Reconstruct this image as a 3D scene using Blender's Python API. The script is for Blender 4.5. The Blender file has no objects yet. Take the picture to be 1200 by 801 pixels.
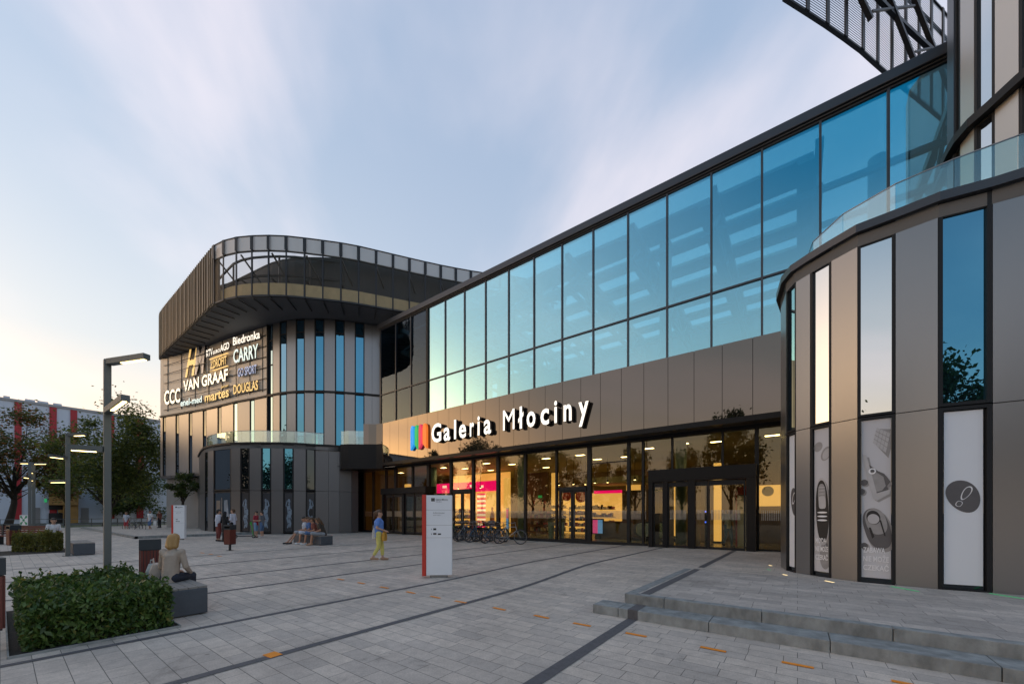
import bpy, bmesh, math, random
import numpy as np
from mathutils import Vector, Matrix
from mathutils.bvhtree import BVHTree
random.seed(7); np.random.seed(7)
S = bpy.context.scene
COL = S.collection
R = math.radians

# ------------------------------------------------------------------ survey helpers
# The camera stands at the origin, 1.6 m up. World x runs along the main facade, y towards it.
FPX = 448.0
CA, SA = 0.80129, 0.59829
def W(X, Z):                      # camera-frame plan point -> world plan point
    return (CA*X - SA*Z, SA*X + CA*Z)
def PZ(px, Z):                    # bearing + distance -> world plan point
    return W((px-600)/FPX*Z, Z)
def G(px, py, drop=1.6):          # point of the ground
    return PZ(px, FPX*drop/(py-600))
def FX(px, y):                    # x where a bearing meets the plane y = const
    c = (px-600)/FPX
    return (CA*c-SA)/(SA*c+CA)*y
def lerp_table(tab, v):
    for (a, A), (b, B) in zip(tab, tab[1:]):
        if v <= b:
            t = (v-a)/(b-a); return A + (B-A)*t
    return tab[-1][1]
def sstep(a, b, v):
    t = min(1, max(0, (v-a)/(b-a))); return t*t*(3-2*t)
def plaza_h(x, y):
    wx = sstep(-9, -2.5, x)
    b = .2*sstep(6, 10.25, y) if y < 10.25 else .2-(min(y, 18.5)-10.25)*.0142
    return b*wx
def terr_h(y):
    return .28-(y-6.05)*.01905

# ------------------------------------------------------------------ materials
def nodes_of(name):
    m = bpy.data.materials.new(name); m.use_nodes = True
    nt = m.node_tree; nt.nodes.clear()
    out = nt.nodes.new('ShaderNodeOutputMaterial')
    return m, nt, out
def N(nt, t, **kw):
    n = nt.nodes.new(t)
    for k, v in kw.items():
        if k.startswith('i_'): n.inputs[k[2:].replace('_', ' ')].default_value = v
        else: setattr(n, k, v)
    return n
def c4(c): return (c[0], c[1], c[2], 1)
def mat(name, col, rough=.6, metal=0.0, var=.12, scale=3.0, bump=0.0, bscale=40, spec=None, emit=None, es=0, rvar=.0, stretch=None, coat=0):
    m, nt, out = nodes_of(name)
    b = N(nt, 'ShaderNodeBsdfPrincipled')
    b.inputs['Roughness'].default_value = rough; b.inputs['Metallic'].default_value = metal
    if spec is not None: b.inputs['Specular IOR Level'].default_value = spec
    if coat: b.inputs['Coat Weight'].default_value = coat; b.inputs['Coat Roughness'].default_value = .05
    tc = N(nt, 'ShaderNodeTexCoord')
    src = tc.outputs['Object']
    if stretch:
        mp = N(nt, 'ShaderNodeMapping'); mp.inputs['Scale'].default_value = stretch
        nt.links.new(src, mp.inputs['Vector']); src = mp.outputs['Vector']
    no = N(nt, 'ShaderNodeTexNoise'); no.inputs['Scale'].default_value = scale; no.inputs['Detail'].default_value = 5
    nt.links.new(src, no.inputs['Vector'])
    mx = N(nt, 'ShaderNodeMix', data_type='RGBA')
    mx.inputs['A'].default_value = c4([max(0, v*(1-var)) for v in col]); mx.inputs['B'].default_value = c4([min(1, v*(1+var)) for v in col])
    nt.links.new(no.outputs['Fac'], mx.inputs['Factor']); nt.links.new(mx.outputs['Result'], b.inputs['Base Color'])
    if rvar:
        mr = N(nt, 'ShaderNodeMapRange'); mr.inputs['To Min'].default_value = rough-rvar; mr.inputs['To Max'].default_value = rough+rvar
        nt.links.new(no.outputs['Fac'], mr.inputs['Value']); nt.links.new(mr.outputs['Result'], b.inputs['Roughness'])
    if bump:
        n2 = N(nt, 'ShaderNodeTexNoise'); n2.inputs['Scale'].default_value = bscale; n2.inputs['Detail'].default_value = 3
        nt.links.new(src, n2.inputs['Vector'])
        bp = N(nt, 'ShaderNodeBump'); bp.inputs['Strength'].default_value = bump; bp.inputs['Distance'].default_value = .02
        nt.links.new(n2.outputs['Fac'], bp.inputs['Height']); nt.links.new(bp.outputs['Normal'], b.inputs['Normal'])
    if emit:
        b.inputs['Emission Color'].default_value = c4(emit); b.inputs['Emission Strength'].default_value = es
    nt.links.new(b.outputs[0], out.inputs['Surface'])
    return m
def glass(name, tint, refl, r0, r1, power=3.0, back=None, rough=0.0, wav=.0, refl2=None, f0=.18, f1=.46):
    """coated glazing: a mirror share that grows towards grazing, the rest clear (or a dark room behind)"""
    m, nt, out = nodes_of(name)
    lw = N(nt, 'ShaderNodeLayerWeight'); lw.inputs['Blend'].default_value = .5
    pw = N(nt, 'ShaderNodeMath', operation='POWER'); pw.inputs[1].default_value = power
    nt.links.new(lw.outputs['Facing'], pw.inputs[0])
    mr = N(nt, 'ShaderNodeMapRange'); mr.inputs['To Min'].default_value = r0; mr.inputs['To Max'].default_value = r1
    nt.links.new(pw.outputs[0], mr.inputs['Value'])
    g = N(nt, 'ShaderNodeBsdfGlossy'); g.inputs['Roughness'].default_value = rough
    g.inputs['Color'].default_value = c4(refl)
    if refl2:      # interference coating: its colour fades towards grazing angles
        fr = N(nt, 'ShaderNodeMapRange'); fr.inputs['From Min'].default_value = f0; fr.inputs['From Max'].default_value = f1
        nt.links.new(lw.outputs['Facing'], fr.inputs['Value'])
        cm = N(nt, 'ShaderNodeMix', data_type='RGBA'); cm.inputs['A'].default_value = c4(refl); cm.inputs['B'].default_value = c4(refl2)
        nt.links.new(fr.outputs['Result'], cm.inputs['Factor']); nt.links.new(cm.outputs['Result'], g.inputs['Color'])
    if wav:
        tc = N(nt, 'ShaderNodeTexCoord'); no = N(nt, 'ShaderNodeTexNoise'); no.inputs['Scale'].default_value = .9
        nt.links.new(tc.outputs['Object'], no.inputs['Vector'])
        bp = N(nt, 'ShaderNodeBump'); bp.inputs['Strength'].default_value = wav; bp.inputs['Distance'].default_value = .02
        nt.links.new(no.outputs['Fac'], bp.inputs['Height']); nt.links.new(bp.outputs['Normal'], g.inputs['Normal'])
    if back is None:
        t = N(nt, 'ShaderNodeBsdfTransparent'); t.inputs['Color'].default_value = c4(tint)
    else:
        t = N(nt, 'ShaderNodeBsdfDiffuse'); t.inputs['Color'].default_value = c4(back)
    ms = N(nt, 'ShaderNodeMixShader')
    nt.links.new(mr.outputs['Result'], ms.inputs['Fac']); nt.links.new(t.outputs[0], ms.inputs[1]); nt.links.new(g.outputs[0], ms.inputs[2])
    nt.links.new(ms.outputs[0], out.inputs['Surface'])
    return m
def meshmat(name, col, open_, metal=.6, rough=.45, axis=2, period=.055):
    """woven metal screen: procedural rows of openings"""
    m, nt, out = nodes_of(name)
    b = N(nt, 'ShaderNodeBsdfPrincipled'); b.inputs['Base Color'].default_value = c4(col)
    b.inputs['Metallic'].default_value = metal; b.inputs['Roughness'].default_value = rough
    t = N(nt, 'ShaderNodeBsdfTransparent')
    tc = N(nt, 'ShaderNodeTexCoord'); sp = N(nt, 'ShaderNodeSeparateXYZ'); nt.links.new(tc.outputs['Object'], sp.inputs[0])
    mm = N(nt, 'ShaderNodeMath', operation='MULTIPLY'); mm.inputs[1].default_value = 1/period
    if axis == 'xy':
        ad = N(nt, 'ShaderNodeMath', operation='ADD'); nt.links.new(sp.outputs[0], ad.inputs[0]); nt.links.new(sp.outputs[1], ad.inputs[1]); nt.links.new(ad.outputs[0], mm.inputs[0])
    else: nt.links.new(sp.outputs[axis], mm.inputs[0])
    fr = N(nt, 'ShaderNodeMath', operation='FRACT'); nt.links.new(mm.outputs[0], fr.inputs[0])
    gt = N(nt, 'ShaderNodeMath', operation='LESS_THAN'); gt.inputs[1].default_value = open_; nt.links.new(fr.outputs[0], gt.inputs[0])
    ms = N(nt, 'ShaderNodeMixShader'); nt.links.new(gt.outputs[0], ms.inputs['Fac'])
    nt.links.new(b.outputs[0], ms.inputs[1]); nt.links.new(t.outputs[0], ms.inputs[2]); nt.links.new(ms.outputs[0], out.inputs['Surface'])
    return m
def leafmat(name, c1, c2, trans=.25):
    m, nt, out = nodes_of(name)
    ge = N(nt, 'ShaderNodeNewGeometry')
    mx = N(nt, 'ShaderNodeMix', data_type='RGBA'); mx.inputs['A'].default_value = c4(c1); mx.inputs['B'].default_value = c4(c2)
    nt.links.new(ge.outputs['Random Per Island'], mx.inputs['Factor'])
    d = N(nt, 'ShaderNodeBsdfPrincipled'); d.inputs['Roughness'].default_value = .45
    nt.links.new(mx.outputs['Result'], d.inputs['Base Color'])
    t = N(nt, 'ShaderNodeBsdfTranslucent'); nt.links.new(mx.outputs['Result'], t.inputs['Color'])
    ms = N(nt, 'ShaderNodeMixShader'); ms.inputs['Fac'].default_value = trans
    nt.links.new(d.outputs[0], ms.inputs[1]); nt.links.new(t.outputs[0], ms.inputs[2]); nt.links.new(ms.outputs[0], out.inputs['Surface'])
    return m
def glow(name, col, s, base=None):
    m, nt, out = nodes_of(name)
    b = N(nt, 'ShaderNodeBsdfPrincipled'); b.inputs['Base Color'].default_value = c4(base or col)
    b.inputs['Emission Color'].default_value = c4(col); b.inputs['Emission Strength'].default_value = s*.5
    b.inputs['Roughness'].default_value = .5
    nt.links.new(b.outputs[0], out.inputs['Surface'])
    return m

def paving(name, a, b, mortar, bw, bh, rot=0, offx=.5, rough=.75):
    m, nt, out = nodes_of(name)
    bs = N(nt, 'ShaderNodeBsdfPrincipled')
    tc = N(nt, 'ShaderNodeTexCoord'); mp = N(nt, 'ShaderNodeMapping'); mp.inputs['Rotation'].default_value = (0, 0, rot)
    nt.links.new(tc.outputs['Object'], mp.inputs['Vector'])
    br = N(nt, 'ShaderNodeTexBrick', offset=.37, offset_frequency=2, squash=.72, squash_frequency=3)
    br.inputs['Scale'].default_value = 1; br.inputs['Brick Width'].default_value = bw; br.inputs['Row Height'].default_value = bh
    br.inputs['Mortar Size'].default_value = .0035; br.inputs['Mortar Smooth'].default_value = .3; br.inputs['Bias'].default_value = -.1
    br.inputs['Color1'].default_value = c4(a); br.inputs['Color2'].default_value = c4(b); br.inputs['Mortar'].default_value = c4(mortar)
    nt.links.new(mp.outputs[0], br.inputs['Vector'])
    n1 = N(nt, 'ShaderNodeTexNoise'); n1.inputs['Scale'].default_value = .55; n1.inputs['Detail'].default_value = 6; n1.inputs['Roughness'].default_value = .6
    n2 = N(nt, 'ShaderNodeTexNoise'); n2.inputs['Scale'].default_value = 60; n2.inputs['Detail'].default_value = 3
    n3 = N(nt, 'ShaderNodeTexNoise'); n3.inputs['Scale'].default_value = 7; n3.inputs['Detail'].default_value = 5; n3.inputs['Roughness'].default_value = .7
    for n in (n1, n2, n3): nt.links.new(tc.outputs['Object'], n.inputs['Vector'])
    r1 = N(nt, 'ShaderNodeMapRange'); r1.inputs['From Min'].default_value = .3; r1.inputs['From Max'].default_value = .7; r1.inputs['To Min'].default_value = .78; r1.inputs['To Max'].default_value = 1.14
    nt.links.new(n1.outputs['Fac'], r1.inputs['Value'])
    r2 = N(nt, 'ShaderNodeMapRange'); r2.inputs['From Min'].default_value = .3; r2.inputs['From Max'].default_value = .7; r2.inputs['To Min'].default_value = .86; r2.inputs['To Max'].default_value = 1.12
    nt.links.new(n2.outputs['Fac'], r2.inputs['Value'])
    r3 = N(nt, 'ShaderNodeMapRange'); r3.inputs['From Min'].default_value = .35; r3.inputs['From Max'].default_value = .75; r3.inputs['To Min'].default_value = .84; r3.inputs['To Max'].default_value = 1.1
    nt.links.new(n3.outputs['Fac'], r3.inputs['Value'])
    mu = N(nt, 'ShaderNodeMath', operation='MULTIPLY'); nt.links.new(r1.outputs[0], mu.inputs[0]); nt.links.new(r2.outputs[0], mu.inputs[1])
    mu2 = N(nt, 'ShaderNodeMath', operation='MULTIPLY'); nt.links.new(mu.outputs[0], mu2.inputs[0]); nt.links.new(r3.outputs[0], mu2.inputs[1])
    vm = N(nt, 'ShaderNodeVectorMath', operation='SCALE'); nt.links.new(br.outputs['Color'], vm.inputs[0]); nt.links.new(mu2.outputs[0], vm.inputs['Scale'])
    nt.links.new(vm.outputs[0], bs.inputs['Base Color'])
    # trodden-in gum and old spill marks
    vo = N(nt, 'ShaderNodeTexVoronoi'); vo.inputs['Scale'].default_value = 1.7; nt.links.new(tc.outputs['Object'], vo.inputs['Vector'])
    sp_ = N(nt, 'ShaderNodeMapRange', interpolation_type='SMOOTHSTEP'); sp_.inputs['From Min'].default_value = .035; sp_.inputs['From Max'].default_value = .06; sp_.inputs['To Min'].default_value = .62; sp_.inputs['To Max'].default_value = 1
    nt.links.new(vo.outputs['Distance'], sp_.inputs['Value'])
    n5 = N(nt, 'ShaderNodeTexNoise'); n5.inputs['Scale'].default_value = 1.3; n5.inputs['Detail'].default_value = 8; n5.inputs['Roughness'].default_value = .65; n5.inputs['Distortion'].default_value = 1.2
    nt.links.new(tc.outputs['Object'], n5.inputs['Vector'])
    st_ = N(nt, 'ShaderNodeMapRange', interpolation_type='SMOOTHSTEP'); st_.inputs['From Min'].default_value = .56; st_.inputs['From Max'].default_value = .68; st_.inputs['To Min'].default_value = 1; st_.inputs['To Max'].default_value = .78
    nt.links.new(n5.outputs['Fac'], st_.inputs['Value'])
    m5 = N(nt, 'ShaderNodeMath', operation='MULTIPLY'); nt.links.new(sp_.outputs[0], m5.inputs[0]); nt.links.new(st_.outputs[0], m5.inputs[1])
    v5 = N(nt, 'ShaderNodeVectorMath', operation='SCALE'); nt.links.new(vm.outputs[0], v5.inputs[0]); nt.links.new(m5.outputs[0], v5.inputs['Scale'])
    nt.links.new(v5.outputs[0], bs.inputs['Base Color'])
    rr = N(nt, 'ShaderNodeMapRange'); rr.inputs['To Min'].default_value = rough-.2; rr.inputs['To Max'].default_value = rough+.1
    nt.links.new(n1.outputs['Fac'], rr.inputs['Value']); nt.links.new(rr.outputs[0], bs.inputs['Roughness'])
    bp = N(nt, 'ShaderNodeBump'); bp.inputs['Strength'].default_value = .5; bp.inputs['Distance'].default_value = .006; bp.invert = True
    nt.links.new(br.outputs['Fac'], bp.inputs['Height'])
    bp2 = N(nt, 'ShaderNodeBump'); bp2.inputs['Strength'].default_value = .25; bp2.inputs['Distance'].default_value = .004
    nt.links.new(n2.outputs['Fac'], bp2.inputs['Height']); nt.links.new(bp.outputs[0], bp2.inputs['Normal']); nt.links.new(bp2.outputs[0], bs.inputs['Normal'])
    nt.links.new(bs.outputs[0], out.inputs['Surface'])
    return m

M = {}
M['pave'] = paving('grey paving slabs', (.64,.545,.46), (.495,.43,.375), (.15,.135,.12), .46, .21)
M['terrpave'] = paving('terrace paving slabs', (.56,.49,.43), (.40,.355,.32), (.17,.15,.14), .52, .26)
M['strip'] = mat('dark granite setts', (.105,.10,.105), .7, var=.35, scale=14, bump=.4, bscale=60)
M['kerb'] = mat('concrete kerb', (.25,.26,.255), .75, var=.75, scale=5, bump=.4, bscale=50, stretch=(1.5,1.5,.7))
M['asphalt'] = mat('asphalt', (.055,.055,.058), .85, var=.3, scale=4, bump=.4, bscale=80)
M['lawn'] = mat('lawn soil', (.06,.08,.03), .95, var=.5, scale=2)
M['soil'] = mat('dark soil', (.03,.025,.02), .95, var=.5, scale=12, bump=.8, bscale=30)
M['panel'] = mat('satin grey panel', (.125,.13,.14), .36, metal=.6, var=.035, scale=.7, rvar=.04)
M['panelw'] = mat('champagne aluminium panel', (.235,.238,.245), .29, metal=.8, var=.03, scale=.4)
M['panelu'] = mat('champagne panel with painted light', (.50,.475,.44), .34, metal=.6, var=.03, scale=.7, rvar=.04)  # brighter light on the upper tower is put into this colour
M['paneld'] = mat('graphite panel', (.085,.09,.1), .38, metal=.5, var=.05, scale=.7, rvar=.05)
M['band'] = mat('polished bronze grey panel', (.14,.125,.113), .022, metal=.94, var=.03, scale=.5, rvar=.006)
M['fascia'] = mat('black gloss fascia', (.012,.013,.015), .28, spec=.15, metal=0, var=.1, scale=1)
M['dark'] = mat('dark frame', (.013,.014,.016), .5, metal=0, var=.15, scale=3, spec=.25)
M['frameb'] = mat('blue grey frame', (.055,.065,.08), .4, metal=.5, var=.1, scale=3)
M['backing'] = mat('dark backing wall', (.02,.02,.022), .8, var=.1)
M['parapet'] = mat('parapet metal', (.06,.065,.075), .38, metal=.6, var=.1, scale=.8)
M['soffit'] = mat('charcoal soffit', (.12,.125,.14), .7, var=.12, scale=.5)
M['attic'] = mat('charcoal attic wall', (.035,.038,.044), .6, var=.1, scale=.5)
M['conc'] = mat('bare concrete', (.26,.25,.24), .8, var=.15, scale=1.2, bump=.2, bscale=20)
M['roofm'] = mat('roof membrane', (.12,.12,.12), .85, var=.2, scale=1)
M['screen'] = meshmat('bronze woven screen', (.085,.07,.048), .7, metal=.6, rough=.45, axis='xy', period=.1)
M['screensolid'] = mat('bronze fin cladding', (.10,.08,.055), .45, metal=.6, var=.15, scale=1.5)
M['fin'] = mat('pale bronze fin', (.15,.118,.075), .4, metal=.7, var=.1)
M['signwall'] = mat('tan sign wall panel', (.58,.52,.44), .5, metal=.1, var=.05, scale=.8)
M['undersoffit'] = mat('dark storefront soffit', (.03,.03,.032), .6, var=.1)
M['painted_glow'] = mat('bronze upstand', (.62,.48,.26), .5, metal=.2, var=.15)  # stands in for golden light low in the crown, put into the colour
M['screenup'] = meshmat('silver woven screen', (.42,.40,.38), .1, metal=.5, rough=.5, axis='xy', period=.1)
M['screend'] = meshmat('dark woven screen', (.07,.075,.085), .6, metal=.6, rough=.4, period=.1)
M['rib'] = mat('dark steel rib', (.03,.03,.033), .45, metal=.4, var=.1)
M['steelgrey'] = mat('galvanised bracket', (.25,.26,.28), .45, metal=.6, var=.1)
M['hallglass'] = glass('coated hall glazing', (.42,.72,.80), (.52,.86,.93), .44, .97, 1.25, wav=.012)
M['shopglass'] = glass('shopfront glazing', (.86,.83,.66), (.85,.85,.80), .055, .46, 2.5, wav=.02)
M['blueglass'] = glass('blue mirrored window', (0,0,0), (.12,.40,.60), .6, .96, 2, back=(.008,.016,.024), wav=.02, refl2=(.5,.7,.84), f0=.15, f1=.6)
M['paleglass'] = glass('pale mirrored window', (0,0,0), (.80,.84,.86), .72, .97, 2, back=(.02,.02,.024), wav=.02)  # brighter sky mirrored by some tower panes is put into this tint
M['blackglass'] = glass('dark window', (0,0,0), (.5,.56,.6), .12, .75, 3, back=(.008,.009,.011), wav=.03)
M['balglass'] = glass('balustrade glass', (.82,.92,.90), (.85,.95,.97), .16, .7, 2.5)
M['sheetgrey'] = mat('grey printed film', (.54,.54,.57), .45, var=.1, scale=1)
M['white'] = mat('white printed film', (.72,.75,.80), .45, var=.03, scale=1)
M['whitepaint'] = mat('white painted metal', (.80,.81,.84), .4, var=.04, scale=2)
M['greyprint'] = mat('grey print', (.10,.095,.1), .5, var=.15, scale=8)
M['midprint'] = mat('mid grey print', (.30,.29,.29), .5, var=.25, scale=9)
M['ltprint'] = mat('light grey print', (.46,.45,.46), .5, var=.15, scale=6)
M['blkprint'] = mat('black print', (.015,.014,.015), .5, var=.2, scale=8)
M['whiteprint'] = mat('bright white print', (.8,.8,.82), .5, var=.02)
M['darkposter'] = mat('dark blue poster', (.018,.024,.034), .35, var=.6, scale=1.6)
M['ghost'] = mat('pale blue print', (.17,.23,.3), .4, var=.8, scale=3.2)
M['red'] = mat('red paint', (.56,.035,.02), .45, var=.06)
M['orange'] = mat('orange tape', (.85,.28,.02), .6, var=.12, scale=20)
M['yellowl'] = glow('warm ground light', (1,.8,.42), 1.2)
M['greenl'] = glow('green ground light', (.05,.6,.2), .35)
M['lampmetal'] = mat('grey green lamp metal', (.11,.125,.125), .5, metal=.3, var=.1)
M['led'] = glow('warm led strip', (1,.72,.28), 7)
M['bench'] = mat('dark concrete bench', (.07,.08,.095), .7, var=.2, scale=5, bump=.2, bscale=40)
M['benchtop'] = mat('bench top boards', (.24,.22,.2), .7, var=.2, scale=4, stretch=(1,12,1))
M['wood'] = mat('red brown slats', (.13,.028,.02), .55, var=.35, scale=5, stretch=(8,8,1))
M['binmetal'] = mat('dark bin metal', (.035,.045,.055), .5, metal=.4, var=.15)
M['signw'] = glow('white lit letter', (1,.9,.74), 1.2, (.8,.8,.8))
M['signwarm'] = glow('warm white lit letter', (1,.84,.55), 1.3, (.8,.8,.8))
M['signgold'] = glow('gold lit letter', (1,.62,.2), .8, (.6,.45,.2))
M['signdim'] = glow('pale green lit letter', (.75,.95,.85), .8, (.8,.8,.8))
M['signblue'] = glow('blue grey letter', (.42,.5,.75), .55, (.4,.45,.6))
M['letterm'] = mat('silver letter', (.5,.5,.52), .4, metal=.3)
M['signdark'] = mat('letter side', (.07,.045,.035), .5, var=.1)
M['lblue'] = glow('blue bar', (.02,.32,.8), .75); M['lgreen'] = glow('green bar', (.02,.5,.12), .6)
M['lpink'] = glow('crimson bar', (.75,.05,.11), .65); M['lorange'] = glow('orange bar', (.95,.2,.03), .75)
M['pink'] = glow('magenta fascia', (.8,.0,.17), 1.3)
M['pinkpale'] = glow('pale glow sign', (1,.85,.85), 1.2)
M['warmwall'] = mat('warm cream wall', (.17,.12,.07), .6, var=.4, scale=1.2)
M['warmlit'] = glow('lit amber wall', (1,.56,.16), .85, (.6,.45,.25))
M['hallfloor'] = mat('stone hall floor', (.3,.26,.2), .25, var=.15, scale=1.5)
M['hallceil'] = mat('hall ceiling', (.42,.38,.24), .7, var=.1, scale=1)
M['brownwall'] = mat('brown slat wall', (.09,.05,.025), .6, var=.4, scale=4, stretch=(10,1,.3))
M['teal'] = mat('grey green column paint', (.16,.24,.23), .45, var=.06)
M['lamp'] = glow('hall ceiling lamp', (1,.78,.42), 13)
M['truss'] = mat('pale steel truss', (.5,.54,.56), .5, metal=.2, var=.1)
M['uppwall'] = mat('upper hall wall', (.42,.46,.48), .7, var=.1)
M['bark'] = mat('bark', (.035,.028,.022), .9, var=.4, scale=8, bump=.6, bscale=20)
M['leafg'] = leafmat('green leaves', (.055,.09,.014), (.20,.215,.045), .6)
M['leafd'] = leafmat('dark green leaves', (.035,.06,.013), (.095,.13,.03), .5)
M['leafa'] = leafmat('autumn leaves', (.06,.065,.016), (.26,.10,.02))
M['leafh'] = leafmat('hedge leaves', (.018,.055,.010), (.12,.19,.04), .25)
M['leafp'] = leafmat('planting leaves', (.09,.11,.02), (.24,.22,.05), .4)
M['factory'] = mat('white corrugated cladding', (.52,.58,.68), .6, var=.07, scale=.6, stretch=(1,1,.1))
M['stripe'] = mat('red cladding stripe', (.36,.02,.03), .6, var=.1)
M['ochre'] = mat('ochre timber front', (.3,.17,.05), .7, var=.35, scale=1.5)
M['greensign'] = mat('green sign paint', (.02,.28,.14), .5, var=.05)

# ------------------------------------------------------------------ object helpers
def parent_to(o, p):
    o.parent = p
def tag(o, label=None, cat=None, group=None, kind=None):
    if label: o['label'] = label
    if cat: o['category'] = cat
    if group: o['group'] = group
    if kind: o['kind'] = kind
    return o
def thing(name, label, cat, loc=(0,0,0), rz=0, group=None):
    o = bpy.data.objects.new(name, None); o.empty_display_size = .1
    COL.objects.link(o); o.location = loc; o.rotation_euler = (0,0,rz)
    return tag(o, label, cat, group)
def copy_tree(o, par=None):
    c = o.copy(); COL.objects.link(c)
    if par is not None:
        c.parent = par; c.matrix_parent_inverse = o.matrix_parent_inverse.copy()
    for ch in list(o.children): copy_tree(ch, c)
    return c

class MB:
    def __init__(s): s.v = []; s.f = []; s.m = []; s.cur = 0
    def mi(s, i): s.cur = i; return s
    def add(s, vs, fs):
        o = len(s.v); s.v += [tuple(v) for v in vs]
        for f in fs: s.f.append(tuple(o+i for i in f)); s.m.append(s.cur)
    def box(s, x0, x1, y0, y1, z0, z1):
        s.prism([(x0,y0),(x1,y0),(x1,y1),(x0,y1)], z0, z1)
    def prism(s, pts, z0, z1):
        n = len(pts)
        a = sum(pts[i][0]*pts[(i+1)%n][1]-pts[(i+1)%n][0]*pts[i][1] for i in range(n))
        if a < 0: pts = pts[::-1]
        vs = [(p[0],p[1],z0) for p in pts]+[(p[0],p[1],z1) for p in pts]
        fs = [tuple(range(n-1,-1,-1)), tuple(range(n,2*n))]+[(i,(i+1)%n,n+(i+1)%n,n+i) for i in range(n)]
        s.add(vs, fs)
    def slab(s, p, q, z0, z1, o0, o1, g0=0, g1=0):
        """upright slab along plan line p->q (outside on its right hand), from offset o0 to o1 outwards"""
        dx, dy = q[0]-p[0], q[1]-p[1]; L = math.hypot(dx,dy); ux, uy = dx/L, dy/L; nx, ny = uy, -ux
        a = (p[0]+ux*g0, p[1]+uy*g0); b = (q[0]-ux*g1, q[1]-uy*g1)
        s.prism([(a[0]+nx*o0,a[1]+ny*o0),(b[0]+nx*o0,b[1]+ny*o0),(b[0]+nx*o1,b[1]+ny*o1),(a[0]+nx*o1,a[1]+ny*o1)], z0, z1)
    def bar(s, p, q, w, h=None):
        h = h or w; p, q = Vector(p), Vector(q); d = (q-p).normalized()
        u = d.cross(Vector((0,0,1)))
        if u.length < 1e-4: u = Vector((1,0,0))
        u.normalize(); v = u.cross(d).normalized()
        vs = [e+u*(a*w/2)+v*(b*h/2) for e in (p,q) for a,b in ((-1,-1),(1,-1),(1,1),(-1,1))]
        s.add(vs, [(0,1,2,3),(7,6,5,4),(0,4,5,1),(1,5,6,2),(2,6,7,3),(3,7,4,0)])
    def tube(s, pts, rad, n=8, cap=True):
        pts = [Vector(p) for p in pts]; rs = rad if isinstance(rad, (list,tuple)) else [rad]*len(pts)
        rings = []; u0 = None
        for i, p in enumerate(pts):
            d = (pts[min(i+1,len(pts)-1)]-pts[max(i-1,0)]).normalized()
            u = d.cross(Vector((0,0,1))) if u0 is None else (u0-d*u0.dot(d))
            if u.length < 1e-3: u = d.cross(Vector((1,0,0)))
            u.normalize(); u0 = u; v = d.cross(u)
            rings.append([p+(u*math.cos(2*math.pi*k/n)+v*math.sin(2*math.pi*k/n))*rs[i] for k in range(n)])
        vs = [v for r in rings for v in r]; fs = []
        for i in range(len(pts)-1):
            for k in range(n):
                fs.append((i*n+k, i*n+(k+1)%n, (i+1)*n+(k+1)%n, (i+1)*n+k))
        if cap: fs += [tuple(range(n-1,-1,-1)), tuple((len(pts)-1)*n+k for k in range(n))]
        s.add(vs, fs)
    def ring(s, c, axis, r, t, n=24, m=6):
        c = Vector(c); a = Vector(axis).normalized(); u = a.orthogonal().normalized(); v = a.cross(u)
        vs = []; fs = []
        for i in range(n):
            d = u*math.cos(2*math.pi*i/n)+v*math.sin(2*math.pi*i/n)
            for k in range(m):
                vs.append(c+d*(r+t*math.cos(2*math.pi*k/m))+a*(t*math.sin(2*math.pi*k/m)))
        for i in range(n):
            for k in range(m):
                fs.append((i*m+k, ((i+1)%n)*m+k, ((i+1)%n)*m+(k+1)%m, i*m+(k+1)%m))
        s.add(vs, fs)
    def disc(s, c, r, z, n=24, sx=1, sy=1):
        s.prism([(c[0]+r*sx*math.cos(2*math.pi*k/n), c[1]+r*sy*math.sin(2*math.pi*k/n)) for k in range(n)], z, z+.002)
    def build(s, name, mats, par=None, smooth=False, bevel=0):
        me = bpy.data.meshes.new(name); me.from_pydata(s.v, [], s.f); me.validate()
        for m in (mats if isinstance(mats, (list,tuple)) else [mats]): me.materials.append(M[m] if isinstance(m, str) else m)
        if len(me.polygons) == len(s.m): me.polygons.foreach_set('material_index', s.m)
        if bevel:
            bm = bmesh.new(); bm.from_mesh(me)
            bmesh.ops.bevel(bm, geom=[e for e in bm.edges if len(e.link_faces)==2 and e.calc_face_angle(0) > .6], offset=bevel, segments=2, affect='EDGES', profile=.5)
            bm.to_mesh(me); bm.free()
        if smooth: me.polygons.foreach_set('use_smooth', [True]*len(me.polygons))
        me.update()
        o = bpy.data.objects.new(name, me); COL.objects.link(o)
        if par is not None: o.parent = par
        return o
def raw_mesh(name, v, f, m, par=None, smooth=False):
    me = bpy.data.meshes.new(name); me.from_pydata(v, [], f)
    for x in (m if isinstance(m,(list,tuple)) else [m]): me.materials.append(M[x])
    if smooth: me.polygons.foreach_set('use_smooth', [True]*len(me.polygons))
    me.update(); o = bpy.data.objects.new(name, me); COL.objects.link(o)
    if par is not None: o.parent = par
    return o
def quads(name, centers, us, vs, m, par=None):
    """many small leaf blades: numpy arrays of centres and half axes"""
    n = len(centers)
    tip = centers+us; base = centers-us; l = centers+vs; r = centers-vs
    V = np.stack([base, l, tip, r], 1).reshape(-1,3)
    me = bpy.data.meshes.new(name); me.vertices.add(4*n); me.vertices.foreach_set('co', V.astype(np.float32).ravel())
    me.loops.add(4*n); me.loops.foreach_set('vertex_index', np.arange(4*n, dtype=np.int32))
    me.polygons.add(n); me.polygons.foreach_set('loop_start', np.arange(0,4*n,4,dtype=np.int32))
    me.polygons.foreach_set('loop_total', np.full(n,4,dtype=np.int32))
    for x in (m if isinstance(m,(list,tuple)) else [m]): me.materials.append(M[x])
    me.update(calc_edges=True); me.validate()
    o = bpy.data.objects.new(name, me); COL.objects.link(o)
    if par is not None: o.parent = par
    return o
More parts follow.
